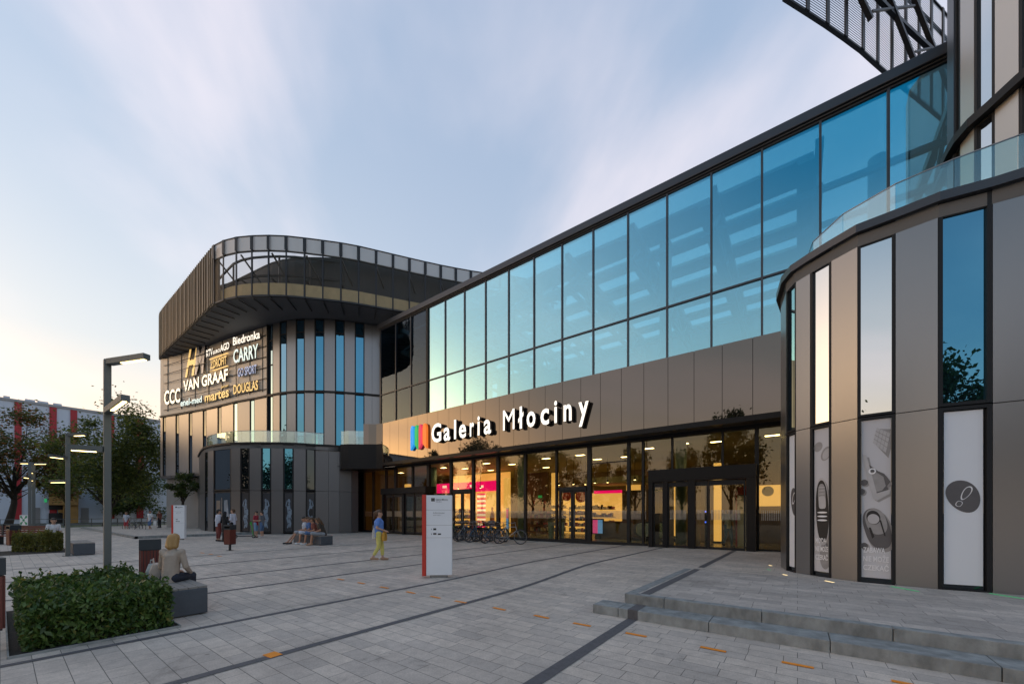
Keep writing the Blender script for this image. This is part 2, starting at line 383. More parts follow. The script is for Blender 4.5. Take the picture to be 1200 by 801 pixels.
def rand_unit(n):
    a = np.random.normal(size=(n,3)); return a/np.linalg.norm(a,axis=1,keepdims=True)

_text_cache = {}
def text_geo(s, off=.0):
    k = (s, off)
    if k in _text_cache: return _text_cache[k]
    cu = bpy.data.curves.new('lettering','FONT'); cu.body = s; cu.size = 1; cu.extrude = .5; cu.offset = off; cu.resolution_u = 3
    ob = bpy.data.objects.new('lettering', cu); COL.objects.link(ob)
    bpy.context.view_layer.update()
    dg = bpy.context.evaluated_depsgraph_get()
    me = bpy.data.meshes.new_from_object(ob.evaluated_get(dg))
    v = [tuple(x.co) for x in me.vertices]; f = [tuple(p.vertices) for p in me.polygons]
    fn = [p.normal.z for p in me.polygons]
    bpy.data.objects.remove(ob); bpy.data.curves.remove(cu); bpy.data.meshes.remove(me)
    _text_cache[k] = (v, f, fn); return _text_cache[k]
CAP = None
def lettering(name, s, p, q, zbase, cap, depth, front, side, par=None, off=.02, stand=.06, fit=True, slant=0):
    """standing letters on the plan line p->q; cap height cap; front faces outwards. fit: spread over the whole line"""
    global CAP
    if CAP is None:
        CAP = max(v[1] for v in text_geo('H')[0])
    v, f, fn = text_geo(s, off)
    x0 = min(a[0] for a in v); x1 = max(a[0] for a in v)
    dx, dy = q[0]-p[0], q[1]-p[1]; L = math.hypot(dx,dy); ux, uy = dx/L, dy/L; nx, ny = uy, -ux
    sc = cap/CAP; sx = L/(x1-x0) if fit else sc
    V = []
    for a in v:
        t = (a[0]-x0)*sx + slant*a[1]*sc; o = stand + (a[2]+.5)*depth
        V.append((p[0]+ux*t+nx*o, p[1]+uy*t+ny*o, zbase+a[1]*sc))
    o = raw_mesh(name, V, f, [front, side], par)
    o.data.polygons.foreach_set('material_index', [0 if z > .5 else 1 for z in fn])
    return o
def cat_rom(pts, step):
    P = [np.array(p, float) for p in pts]; P = [2*P[0]-P[1]]+P+[2*P[-1]-P[-2]]
    out = []
    for i in range(1, len(P)-2):
        for t in np.linspace(0,1,12,endpoint=False):
            a,b,c,d = P[i-1],P[i],P[i+1],P[i+2]
            out.append(.5*((2*b)+(-a+c)*t+(2*a-5*b+4*c-d)*t*t+(-a+3*b-3*c+d)*t**3))
    out.append(P[-2])
    res = [out[0]]; acc = 0
    cum = [0]
    for a,b in zip(out, out[1:]): cum.append(cum[-1]+np.linalg.norm(b-a))
    n = max(2, round(cum[-1]/step)); res = []
    for k in range(n+1):
        d = cum[-1]*k/n
        j = min(len(cum)-2, max(0, int(np.searchsorted(cum, d))-1)); t = (d-cum[j])/max(1e-9, cum[j+1]-cum[j])
        res.append(tuple(out[j]+(out[j+1]-out[j])*t))
    return res
def normals2(pts):
    ns = []
    for i in range(len(pts)):
        a = pts[max(0,i-1)]; b = pts[min(len(pts)-1,i+1)]
        dx, dy = b[0]-a[0], b[1]-a[1]; L = math.hypot(dx,dy) or 1; ns.append((dy/L, -dx/L))
    return ns
def ribbon(mb, pts, z0, z1, o0, o1):
    """continuous curved wall strip with thickness"""
    ns = normals2(pts); n = len(pts)
    A = [(p[0]+k[0]*o0, p[1]+k[1]*o0) for p,k in zip(pts,ns)]; B = [(p[0]+k[0]*o1, p[1]+k[1]*o1) for p,k in zip(pts,ns)]
    vs = [(a[0],a[1],z) for a in A for z in (z0,z1)]+[(b[0],b[1],z) for b in B for z in (z0,z1)]
    fs = []
    for i in range(n-1):
        a0, a1, b0, b1 = 2*i, 2*i+1, 2*n+2*i, 2*n+2*i+1
        fs += [(a0,a1,a1+2,a0+2), (b0,b0+2,b1+2,b1), (a1,b1,b1+2,a1+2), (a0,a0+2,b0+2,b0)]
    fs += [(0,2*n,2*n+1,1), (2*n-2,2*n-1,4*n-1,4*n-2)]
    mb.add(vs, fs)

def sheet(mb, pts, z0, z1):
    """thin curved sheet of woven wire"""
    vs = [(p[0],p[1],z) for p in pts for z in (z0,z1)]
    mb.add(vs, [(2*i,2*i+2,2*i+3,2*i+1) for i in range(len(pts)-1)])
# ================================================================== GROUND
def grid_sheet(name, xs, ys, hfun, m, dz=0):
    v = [(x,y,hfun(x,y)+dz) for y in ys for x in xs]; nx = len(xs)
    f = [(j*nx+i, j*nx+i+1, (j+1)*nx+i+1, (j+1)*nx+i) for j in range(len(ys)-1) for i in range(nx-1)]
    return raw_mesh(name, v, f, m, smooth=True)
fine = lambda a,b,n: [a+(b-a)*i/n for i in range(n+1)]
tag(grid_sheet('ground', [-700,-300,-150,-80]+fine(-60,20,20)+[60,150,300,700], [-700,-300,-120,-60]+fine(-30,40,14)+[80,150,300,700], lambda x,y: -.06, 'asphalt'), kind='structure')
xs = [-62,-50,-40,-30,-20,-14]+fine(-9,-2,14)+[0,4,8,14,20]
ys = [-22,-12,-6,-2,0,2,4]+fine(5.5,18.5,26)
tag(grid_sheet('plaza', xs, ys, plaza_h, 'pave'), kind='structure')
# lawn beyond the plaza, towards the factory
tag(grid_sheet('lawn', [-110,-62.2], fine(-60,60,4), lambda x,y: -.02, 'lawn'), kind='structure')
tag(grid_sheet('road', [-82,-74], fine(-120,120,4), lambda x,y: -.01, 'asphalt'), kind='structure')
# terrace in front of the round tower
tag(grid_sheet('terrace', [-2.2,0,4,8,14,20], fine(6.06,10.3,8), lambda x,y: terr_h(y), 'terrpave'), kind='structure')
def kerb(name, x0, x1, y0, y1, z0, z1, step=1.25, off=.3):
    mb = MB(); x = x0; first = True
    while x < x1-.05:
        e = min(x1, x+(off if first else step)); first = False
        mb.box(x+.004, e-.004, y0, y1, z0, z1); x = e
    return tag(mb.build(name, 'kerb', bevel=.006), kind='structure')
kerb('step_kerb', -2.62, 14, 5.66, 6.06, -.1, .14, off=.42)
kerb('step_kerb', -2.25, 14, 6.06, 6.21, .1, .289, off=.62)
mb = MB(); y = 6.22
while y < 10.2:
    e = min(10.25, y+1.2)
    z0, z1 = terr_h(y)+.006, terr_h(e)+.006
    mb.add([(-2.25,y+.004,-.1),(-2.1,y+.004,-.1),(-2.1,e-.004,-.1),(-2.25,e-.004,-.1),(-2.25,y+.004,z0),(-2.1,y+.004,z0),(-2.1,e-.004,z1),(-2.25,e-.004,z1)],
           [(3,2,1,0),(4,5,6,7),(0,1,5,4),(1,2,6,5),(2,3,7,6),(3,0,4,7)]); y = e
tag(mb.build('step_kerb', 'kerb'), kind='structure')
# dark sett strips let into the paving, running towards the facade
mb = MB()
for i, (xc, w) in enumerate(((-1.98,.15),(-4.68,.12),(-6.62,.11),(-9.35,.11),(-11.5,.11),(-14.5,.11),(-17.6,.11))):
    ysl = fine(-6, 17.9, 60) if i else fine(-6,5.66,20)+[5.661]
    hf = lambda y: plaza_h(xc,y)
    for a,b in zip(ysl, ysl[1:]):
        mb.add([(xc-w/2,a,hf(a)+.005),(xc+w/2,a,hf(a)+.005),(xc+w/2,b,hf(b)+.005),(xc-w/2,b,hf(b)+.005)], [(0,1,2,3)])
for a,b in zip(fine(6.22,10.3,10), fine(6.22,10.3,10)[1:]):
    mb.add([(-2.05,a,terr_h(a)+.005),(-1.9,a,terr_h(a)+.005),(-1.9,b,terr_h(b)+.005),(-2.05,b,terr_h(b)+.005)], [(0,1,2,3)])
for a,b in zip(fine(10.7,17.9,10), fine(10.7,17.9,10)[1:]):
    mb.add([(-2.05,a,plaza_h(-2,a)+.005),(-1.9,a,plaza_h(-2,a)+.005),(-1.9,b,plaza_h(-2,b)+.005),(-2.05,b,plaza_h(-2,b)+.005)], [(0,1,2,3)])
mb.box(-2.05,-1.9,5.655,5.66,-.05,.143); mb.box(-2.05,-1.9,5.66,6.06,.14,.1435)
tag(mb.build('paving_strip', 'strip'), kind='structure')
# low platform at the far pavilion
mb = MB(); mb.box(-58,-32.2,5,34,-.1,.15); tag(mb.build('platform', 'pave'), kind='structure')
kb = MB(); yy = 4.85
kb.box(-58,-32.0,4.85,5,-.1,.156)
while yy < 11: kb.box(-32.2,-32.0,yy+.004,yy+1.196,-.1,.157); yy += 1.2
tag(kb.build('step_kerb', 'kerb'), kind='structure')

# ================================================================== THE MALL
mall = thing('shopping_mall', 'large grey shopping mall with glazed hall between two rounded wings under mesh crowns', 'building')
def window(par, p, q, z0, z1, gl='blueglass', fr=.06, frm='dark', setb=.05, transoms=(), name='window'):
    mb = MB()
    mb.slab(p, q, z0, z1, -.16, -.10)
    L = math.hypot(q[0]-p[0], q[1]-p[1])
    mb.slab(p, q, z0, z1, -.1, .0, 0, L-fr); mb.slab(p, q, z0, z1, -.1, .0, L-fr, 0)
    mb.slab(p, q, z0, z0+fr, -.1, -.002, fr, fr); mb.slab(p, q, z1-fr, z1, -.1, -.002, fr, fr)
    for t in transoms: mb.slab(p, q, t-.03, t+.03, -.1, -.004, fr, fr)
    w = mb.build(name, frm, par)
    g = MB(); g.slab(p, q, z0+fr, z1-fr, -.1, -setb, fr, fr); g.build('pane', gl, w)
    return w
# ---- left wing, upper floors
LW = [(188,36.9),(240,34.2),(276,31.9),(300,30.9),(314,30.25),(320,29.95),(330,29.55),(345,29.25),(362,29.15),(380,29.2),(395,29.32),(410,29.55),(427,29.85),(445,30.2)]
def LP(px): return PZ(px, lerp_table(LW, px))
HS, HJ, HB = 16.4, 10.8, 5.1
wing = MB().mi(0)
# backing
ribbon(wing, [LP(p) for p in (188,240,276,300,314,320,330,345,362,380,395,410,427,446)], HB, HS, -.5, -.2)
wing.build('wing_wall', 'backing', mall)
pan = MB()
def lpanel(a, b, z0, z1, n=1):
    xs = [a+(b-a)*i/n for i in range(n+1)]
    for u,v in zip(xs, xs[1:]): pan.slab(LP(u), LP(v), z0, z1, -.12, .0, .008, .008)
upper = [('P',320,327.6),('W',327.6,336.2),('P',336.2,346.6),('W',346.6,357),('P',357,368.6),('W',368.6,380),('P',380,392.6),('W',392.6,403.8),('P',403.8,415.8),('W',415.8,427),('P',427,445)]
for k,a,b in upper:
    if k == 'P':
        lpanel(a,b,HJ+.05,HS-.06,2 if b-a>15 else 1); lpanel(a,b,HB,HJ-.05,2 if b-a>15 else 1)
    else:
        window(mall, LP(a), LP(b), HJ+.05, HS-.06, 'blueglass', transoms=(15.35,), fr=.07)
        window(mall, LP(a), LP(b), HB, HJ-.05, 'blueglass', fr=.07)
window(mall, LP(314.4), LP(319.8), HJ+.05, HS-.06, 'blueglass', fr=.05, transoms=(15.1,13.2))
window(mall, LP(314.4), LP(319.8), HB, HJ-.05, 'blueglass', fr=.05)
row2 = [(188,190.6),('W',190.6,194.4),(194.4,205.6),('W',205.6,209.8),(209.8,221),('W',221,225.4),(225.4,237.6),('W',237.6,242),(242,254.8),('W',254.8,259.6),(259.6,273.2),('W',273.2,278.6),(278.6,292.6),('W',292.6,298.4),(298.4,314.2)]
for it in row2:
    if it[0] == 'W': window(mall, LP(it[1]), LP(it[2]), HB, HJ-.05, 'blackglass' if it[1] < 260 else 'blueglass', fr=.05)
    else: lpanel(it[0], it[1], HB, HJ-.05)
pan.build('cladding', 'panelw', mall)
pan = MB()
for a,b in ((188,191.5),(191.5,216),(216,240),(240,265),(265,290),(290,314)): lpanel(a,b,HJ+.05,HS-.06)
pan.build('sign_wall', 'signwall', mall)
joint = MB(); ribbon(joint, [LP(p) for p in (188,240,276,300,314,320,330,345,362,380,395,410,427,446)], HJ-.07, HJ+.07, -.1, .09)
joint.slab(LP(313.9), LP(314.6), HB, HS, -.1, .1)
joint.build('ledge', 'dark', mall)
# ground storey under the overhang, and end return
und = MB()
p0, p1 = LP(188), LP(262)
back = lambda p, d: (p[0]-.55*d, p[1]+.83*d)
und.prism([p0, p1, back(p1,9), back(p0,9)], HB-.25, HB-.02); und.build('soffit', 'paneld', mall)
gr = MB(); q0, q1 = back(LP(187),.7), back(LP(262),.7)
gr.slab(q0, q1, 0, HB-.25, -.3, 0); gr.build('ground_wall', 'conc', mall)
ret = MB(); ret.slab(back(p0,16), p0, HB, HS, -.3, 0); ret.slab(back(q0,16), q0, 0, HB-.25, -.3, 0); ret.build('end_wall', 'panelw', mall)
# ---- crown of the left wing
CR = [(-34.9,39.2),(-34.1,37.4),(-33.5,36.4),(-27.7,32.05),(-24.2,29.42),(-22.4,28.08),(-21.2,27.2),(-20.2,26.72),(-18.9,26.35),(-17.4,26.2),(-16.1,26.2),(-15,26.32),(-12.8,26.75),(-11.2,27.15),(-9.0,28.0),(-6.0,29.15),(-4,29.8),(-2.16,30.3),(1.0,31.0),(4.5,32.5)]
crown_pts = [W(*p) for p in cat_rom(CR, 1.17)]
Z0, Z1 = HS, 20.55
def crown(name, pts, z0, z1, low, up, blocks=True):
    cr = MB(); sheet(cr, pts, z0+.05, z1-1.0)
    c = cr.build(name, low, mall)
    u = MB(); sheet(u, pts, z1-1.0, z1); u.build('mesh_band', up, c)
    r = MB(); ribbon(r, pts, z1-1.04, z1-.94, -.12, -.03); ribbon(r, pts, z0-.02, z0+.06, -.1, .03); ribbon(r, pts, z1-.03, z1+.03, -.05, .03); r.build('rail', 'rib', c)
    ns = normals2(pts)
    for i,(p,n) in enumerate(zip(pts, ns)):
        rb = MB(); t = (n[1]*-1, n[0]); hw = .05 if blocks else .085
        a = (p[0]-t[0]*hw, p[1]-t[1]*hw); b = (p[0]+t[0]*hw, p[1]+t[1]*hw)
        rb.prism([(a[0]+n[0]*.02,a[1]+n[1]*.02),(b[0]+n[0]*.02,b[1]+n[1]*.02),(b[0]+n[0]*.07,b[1]+n[1]*.07),(a[0]+n[0]*.07,a[1]+n[1]*.07)], z0-.02, z1-.02)
        if not blocks or (name == 'crown' and p[0] < -34.0 and not p[1] > 12.5 and p[1] < 11.2):
            rb.build('rib', 'rib', c); continue
        a = (p[0]-t[0]*.1, p[1]-t[1]*.1); b = (p[0]+t[0]*.1, p[1]+t[1]*.1)
        rb.prism([(a[0]+n[0]*.071,a[1]+n[1]*.071),(b[0]+n[0]*.071,b[1]+n[1]*.071),(b[0]+n[0]*.09,b[1]+n[1]*.09),(a[0]+n[0]*.09,a[1]+n[1]*.09)], z1-.98, z1-.02)
        rb.build('rib', 'rib', c)
    return c
lc = crown('crown', crown_pts, Z0, Z1, 'screen', 'screenup')
sol = [p for p in crown_pts if p[0] < W(-21.0,27.1)[0]]
nsol = normals2(sol)
sb = MB(); ribbon(sb, sol, Z0+.1, Z1-.05, -.34, -.22); sb.build('solid_backing', 'screensolid', lc)
fins = MB()
for (a,b),n in zip(zip(sol, sol[1:]), nsol):
    for k in range(3):
        p = (a[0]+(b[0]-a[0])*(k+.5)/3, a[1]+(b[1]-a[1])*(k+.5)/3)
        fins.slab((p[0]-.04*-n[1],p[1]-.04*n[0]),(p[0]+.04*-n[1],p[1]+.04*n[0]),Z0+.02,Z1-.02,.02,.1)
fins.build('fin_cladding','fin',lc)
ns = normals2(crown_pts)
dg_ = MB()
for i,(p,n) in enumerate(zip(crown_pts, ns)):
    br = MB(); br.bar((p[0]-n[0]*.1,p[1]-n[1]*.1,Z0-.1), (p[0]-n[0]*1.75,p[1]-n[1]*1.6,Z0-.06), .05, .06); br.build('bracket', 'rib', lc)
    if i % 2 == 0 and i+1 < len(crown_pts):
        q = crown_pts[i+1]; m = ns[i+1]
        dg_.bar((p[0]-n[0]*.3,p[1]-n[1]*.3,Z1-1), (q[0]-m[0]*1.7,q[1]-m[1]*1.7,Z0+1.0), .09)
        dg_.bar((p[0]-n[0]*1.2,p[1]-n[1]*1.2,Z0+.1),(p[0]-n[0]*1.2,p[1]-n[1]*1.2,Z1-.6),.1)
        dg_.bar((p[0]-n[0]*.3,p[1]-n[1]*.3,Z0+1.4), (p[0]-n[0]*1.8,p[1]-n[1]*1.8,Z0+1.4), .09)
up_ = MB(); ribbon(up_, [(p[0]-n[0]*.4,p[1]-n[1]*.4) for p,n in zip(crown_pts,ns)], Z0+.1, Z0+1.15, -.05, .0); up_.build('painted_glow','painted_glow',lc)  # added strip whose gold colour imitates the glow behind the mesh
ribbon(dg_, [(p[0]-n[0]*1.2,p[1]-n[1]*1.2) for p,n in zip(crown_pts[6:],ns[6:])], Z0+2.1, Z0+2.22, -.05, .05); ribbon(dg_, [(p[0]-n[0]*1.2,p[1]-n[1]*1.2) for p,n in zip(crown_pts[6:],ns[6:])], Z1-.7, Z1-.58, -.05, .05)
dg_.build('brace', 'rib', lc)
so = MB()
wt = [LP(p) for p in (188,240,276,300,314,320,330,345,362,380,395,410,427,445)]
cp = [p for p in crown_pts if p[1] < 22.5]
# strip-wise soffit between crown and wall
def resample(pts, n):
    d = [0]
    for a,b in zip(pts, pts[1:]): d.append(d[-1]+math.dist(a,b))
    out = []
    for k in range(n):
        t = d[-1]*k/(n-1); j = max(0, min(len(d)-2, int(np.searchsorted(d,t))-1)); f = (t-d[j])/max(1e-9,d[j+1]-d[j])
        out.append((pts[j][0]+(pts[j+1][0]-pts[j][0])*f, pts[j][1]+(pts[j+1][1]-pts[j][1])*f))
    return out
A = resample(crown_pts[1:28], 60); Bw = resample([(p[0]-.4*.55,p[1]+.4*.83) for p in wt]+[(-22,22),(-18,25)], 60)
for i in range(59):
    so.prism([A[i],A[i+1],Bw[i+1],Bw[i]], Z0-.0, Z0+.12)
so.build('soffit', 'soffit', mall)
at = [(-29.5,35.6),(-24.6,31.7),(-22.76,30.9),(-19.6,29.3),(-17.75,28.4),(-16.25,28.0),(-14.3,27.87),(-11.35,28.25),(-6.18,30.1),(0,32.6)]
apts = [W(*p) for p in cat_rom(at, 1.0)]
am = MB(); ribbon(am, apts, Z0+.12, 20.2, -.3, 0); am.build('attic_wall', 'attic', mall)
rf = MB(); rf.prism([(p[0],p[1]) for p in apts]+[W(2,46),W(-38,50)], 20.0, 20.15); rf.build('roof', 'roofm', mall)

# ---- left wing pavilion (ground floor)
PV = [(230,38.5),(232,35.7),(236,31.8),(240,30.1),(245,29.5),(250,29.07),(260,28.55),(271,28.2),(290,28.02),(306,28.0),(325,28.06),(344,28.25),(358,28.5),(370,28.85),(385,29.1),(398,29.4),(412,29.9),(420,30.3),(423,33.4)]
def PP(px): return PZ(px, lerp_table(PV, px))
HP, HQ = 6.6, 3.2
pvpts = [PP(p) for p in (230,231,232,234,236,238,240,245,250,255,260,271,280,290,306,325,344,358,370,385,398,412,420,423)]
pv = MB(); ribbon(pv, pvpts, -.1, HP, -.6, -.2); pv.build('pavilion_wall', 'backing', mall)
pp = MB()
def ppanel(a, b, z0, z1, n=1):
    xs = [a+(b-a)*i/n for i in range(n+1)]
    for u,v in zip(xs, xs[1:]): pp.slab(PP(u), PP(v), z0, z1, -.12, .0, .008, .008)
for a,b,n in ((230,231.6,1),(243.6,250,1)): ppanel(a,b,0.02,HQ-.012,n); ppanel(a,b,HQ+.012,HP,n)
for a,b in ((231.6,233.5),(233.5,236),(236,240)): ppanel(a,b,.02,HQ-.012); ppanel(a,b,HQ+.012,HP)
pp.build('cladding', 'panel', mall); pp = MB()
for a,b,n in ((270.8,281.4,1),(292.6,305.8,1),(317.8,331.8,1),(344.2,358.4,1),(369.8,385,1),(385,398,1),(398,412,1),(412,420,1)):
    ppanel(a,b,0.02,HQ-.012,n); ppanel(a,b,HQ+.012,HP,n)
pp.build('cladding', 'panel', mall)
window(mall, PP(240), PP(243.6), .05, HP, 'blackglass', frm='dark', transoms=(HQ,))
for (a,b,gl) in ((250,270.8,'blackglass'),(281.4,292.6,'blackglass'),(305.8,317.8,'blueglass'),(331.8,344.2,'blueglass'),(358.4,369.8,'blackglass')):
    window(mall, PP(a), PP(b), HQ+.04, HP, gl, fr=.09)
    window(mall, PP(a), PP(b), .08, HQ-.04, 'blackglass', fr=.09)
cap = MB(); ribbon(cap, pvpts, HP, HP+.14, -.4, .1); cap.build('ledge', 'dark', mall)
pr = MB(); pr.prism([p for p in pvpts]+[LP(440),LP(380),LP(330),LP(300),LP(260)], HP-.3, HP-.05); pr.build('roof', 'roofm', mall)
bal = MB(); bp_ = [(p[0],p[1]) for p in pvpts[5:-3]]
bn = normals2(bp_); bq = [(p[0]-n[0]*.25,p[1]-n[1]*.25) for p,n in zip(bp_,bn)]
bl = None
rail = MB()
for a,b in zip(bq, bq[1:]): rail.slab(a,b,HP+1.02,HP+1.05,-.02,.02)
bl = rail.build('balustrade', 'steelgrey', mall)
for a,b in zip(bq, bq[1:]):
    g = MB(); g.slab(a,b,HP+.14,HP+1.02,-.008,.008,.01,.01); g.build('pane', 'balglass', bl)

# ---- glazed hall: upper glazing on the plane y = 17.1
YU, YS = 17.1, 18.0
ZB0, ZB1, ZT, ZP0, ZP1 = 5.08, 8.22, 10.39, 15.32, 15.67
mx_ = [1/.0017575]
k0 = .0017575
mull = [FX(1/(k0-.0000797*i), YU) for i in range(-9, 13)]   # one bay = 1.79 m
XL, XR = FX(446, YU), 14.0
mull = [XL]+[x for x in mull if x > XL+.4 and x < XR]
fr = MB()
for i,x in enumerate(mull):
    w = .035 if i else .06
    fr.box(x-w, x+w, YU-.03, YU+.14, ZB1-.02, ZP0)
fr.box(XL-.05, XR, YU-.025, YU+.13, ZT-.035, ZT+.035)
fr.box(XL-.05, XR, YU-.02, YU+.12, ZP0-.12, ZP0+.01)
hg = fr.build('hall_glazing', 'parapet', mall)
M['lobbyglass'] = glass('clear lobby glazing', (.30,.40,.43), (.28,.35,.44), .10, .5, 2.5, wav=.02)
lob = MB(); lx1 = FX(501, YU)
lob.box(XL+.1, lx1-.1, 20.6, 20.8, ZB1, 15.2); lob.box(lx1-.12, lx1, YU+.2, 20.8, ZB1, 15.2); lob.build('lobby_wall','uppwall',mall)
for k_,(u,v,z0,z1) in enumerate(((.62,.9,8.3,10.2),(.3,.5,8.4,9.6),(.66,.86,11.2,12.4))):
    lw_ = MB(); lw_.box(XL+(lx1-XL)*u, XL+(lx1-XL)*v, 20.5, 20.59, z0, z1); lw_.build('lit_panel','warmlit',mall)
mp_ = MB(); mp_.box(lx1-.09, lx1+.09, YU-.06, YU+.2, ZB1, ZP0); mp_.build('corner_post','dark',mall)
for a,b in zip(mull, mull[1:]):
    for z0,z1 in ((ZB1,ZT-.035),(ZT+.035,ZP0-.12)):
        g = MB(); g.box(a+.035,b-.035,YU+.03,YU+.05,z0,z1); g.build('pane', 'lobbyglass' if b < FX(503,YU)+.1 else 'hallglass', hg)
pa = MB(); pa.box(XL-.15, XR, YU-.18, YU+.35, ZP0, ZP1); pa.box(XL-.12, XR, YU-.1, YU+.3, ZP0-.06, ZP0-.002); pa.build('parapet', 'parapet', mall, bevel=.02)
ew = MB(); ew.box(XL-.06, XL-.02, YU+.1, YU+1.6, ZB1, ZP0); ew.box(XL-.1, XL+.2, 18.7, 30, ZB1, ZP0); ew.build('end_wall', 'paneld', mall)
# interior of the upper hall
uh = MB(); uh.box(XL, XR, YU+.2, 31, ZB1-.3, ZB1-.02); uh.build('upper_floor', 'hallfloor', mall)
uw = MB(); uw.box(XL, XR, 31, 31.3, ZB1, 15.3); uw.build('upper_back_wall', 'uppwall', mall)
ro = MB()
y = 18.6; k = 0
while y < 31:
    ro.box(XL, 0.5, y, y+(.9 if k%3 else 1.5), 15.25, 15.4); y += 2.0; k += 1
x = XL
while x < .3: ro.box(x, x+.7, 18.6, 31, 15.1, 15.245); x += 3.58
ro.box(.5, XR, 26.5, 31, 15.25, 15.4)
ro.build('roof', 'uppwall', mall)
for i,x in enumerate(mull[1::2]):
    t = MB()
    t.box(x-.12, x+.12, 17.6, 30.9, 14.75, 15.05); t.box(x-.1, x+.1, 17.6, 30.9, 13.2, 13.4)
    y = 17.6; up = True
    while y < 30:
        t.bar((x,y,13.3 if up else 14.9),(x,y+1.6,14.9 if up else 13.3),.12); y += 1.6; up = not up
    t.build('roof_truss', 'truss', mall)
for y in (19.2,21.6,24,26.4,28.8):
    pu = MB(); pu.box(XL, XR, y-.09, y+.09, 14.1, 14.3); pu.build('purlin', 'truss', mall)
for x in (-12.6,-5.2,2.4,):
    c = MB(); c.tube([(x,19.6,ZB1-.05),(x,19.6,14.8)], .28, 20); c.build('column', 'uppwall', mall, smooth=True)

# ---- cladding band carrying the mall sign
jx = [FX(1/(.0014205+.00004784*i), YU) for i in range(-10, 21)]
XBL = FX(449, YU); XFL = FX(449, YU)
jx = sorted([x for x in jx if x > XBL+.3 and x < XR])
jx = [XBL]+jx
bd = MB()
for a,b in zip(jx, jx[1:]): bd.box(a+.009, b-.009, YU-.04, YU+.02, ZB0+.22, ZB1)
bd.build('cladding_band', 'band', mall)
bk = MB(); bk.box(XBL, XR, YU+.025, YU+.15, ZB0+.1, ZB1-.03); bk.box(XFL, XR, YU+.16, YS+.3, ZB0+.06, ZB0+.4); bk.box(XBL+.1, XR, YS, YS+.3, ZB0+.45, ZB1-.32); bk.build('band_backing', 'backing', mall)
fs = MB(); XJ = FX(449, YU)
fs.box(XJ, XR, YU-.06, YU+.14, ZB0, ZB0+.21); fs.build('fascia', 'fascia', mall)
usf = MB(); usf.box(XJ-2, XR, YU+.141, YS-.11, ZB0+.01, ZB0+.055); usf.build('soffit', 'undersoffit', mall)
CAN = [PZ(397.5,29.6),PZ(399,28.7),PZ(408,28.55),PZ(420,28.6),PZ(432,28.65),PZ(441,28.7),(XJ,YU-.05)]
cf = MB(); ribbon(cf, CAN, 4.9, 6.7, -.25, 0); cf.prism(CAN+[(XJ,YS+.2),PZ(410,32)], 4.86, 4.895); cf.build('canopy_fascia','fascia',mall)
CB = [PZ(426,28.64),PZ(432,28.65),PZ(441,28.7),(XJ,YU-.05)]
cb = MB(); ribbon(cb, CB, 6.71, ZB1, -.2, 0); cb.build('cladding_band','band',mall)
for a_,b_ in zip(CAN[1:4], CAN[2:4]):
    g = MB(); g.slab(a_,b_,6.71,7.7,-.08,-.065,.01,.01); g.build('pane', 'balglass', bl)
g = MB(); g.slab(CAN[3],CB[0],6.71,7.7,-.08,-.065,.01,.01); g.build('pane', 'balglass', bl)
# ---- storefront on the plane y = 18
ZH = 5.088
posts = [(427,.05),(438,.07),(453,.07),(464,.1),(484,.07),(502.5,.12),(529,.09),(555,.09),(584,.1),(616,.07),(652.5,.05),(691,.1),(737,.07),(754,.05)]
px_ = [(FX(a,YS),w) for a,w in posts]
sf = MB()
for x,w in px_: sf.box(x-w, x+w, YS-.09, YS+.1, -.1, ZH)
PXL, PXR = FX(759,YS)-.02, FX(884,YS)+.05
for p in (788,847): x = FX(p,YS); sf.box(x-.04,x+.04,YS-.07,YS+.08,3.5,ZH)
for p in (887,): x = FX(p,YS); sf.box(x-.07,x+.07,YS-.09,YS+.1,-.1,ZH)
sf.box(px_[0][0], XR, YS-.1, YS+.1, ZH-.14, ZH); sf.box(px_[0][0], PXL, YS-.08, YS+.09, -.1, .16); sf.box(PXR, XR, YS-.08,YS+.09,-.1,.15)
for a,b in ((555,584),(529,555),(652.5,691),(691,737)):
    sf.box(FX(a,YS),FX(b,YS),YS-.05,YS+.06,4.05,4.09) if a in (691,) else None
sf.box(FX(412,YS), px_[0][0], YS-.04, YS+.1, -.1, ZH-.15)
store = sf.build('storefront', 'dark', mall)
edges = [x for x,_ in px_]+[PXL]
for a,b in zip(edges, edges[1:]):
    g = MB(); g.box(a+.05,b-.05,YS-.012,YS+.012,.16,ZH-.14); g.build('pane', 'shopglass', store)
g = MB(); g.box(PXL,PXR,YS-.012,YS+.012,3.5,ZH-.14); g.build('pane','shopglass',store)
g = MB(); g.box(FX(887,YS)+.07,XR,YS-.012,YS+.012,.15,ZH-.14); g.build('pane','shopglass',store)
# white safety stripes on the glass
st = MB()
for a,b in zip(edges, edges[1:]):
    n = max(4,int((b-a-.2)/.05))
    for i in range(n):
        x = a+.1+(b-a-.2)*i/n; st.box(x,x+.022,YS-.017,YS-.013,1.28,1.68)
x0 = FX(889,YS)+.1
for i in range(40): st.box(x0+i*.06,x0+i*.06+.022,YS-.017,YS-.013,1.28,1.68)
M['stripefilm'] = glass('pale frosted stripe', (.75,.75,.72), (.7,.7,.7), .35, .6, 2, rough=.4)
st.build('safety_stripe', 'stripefilm', store)
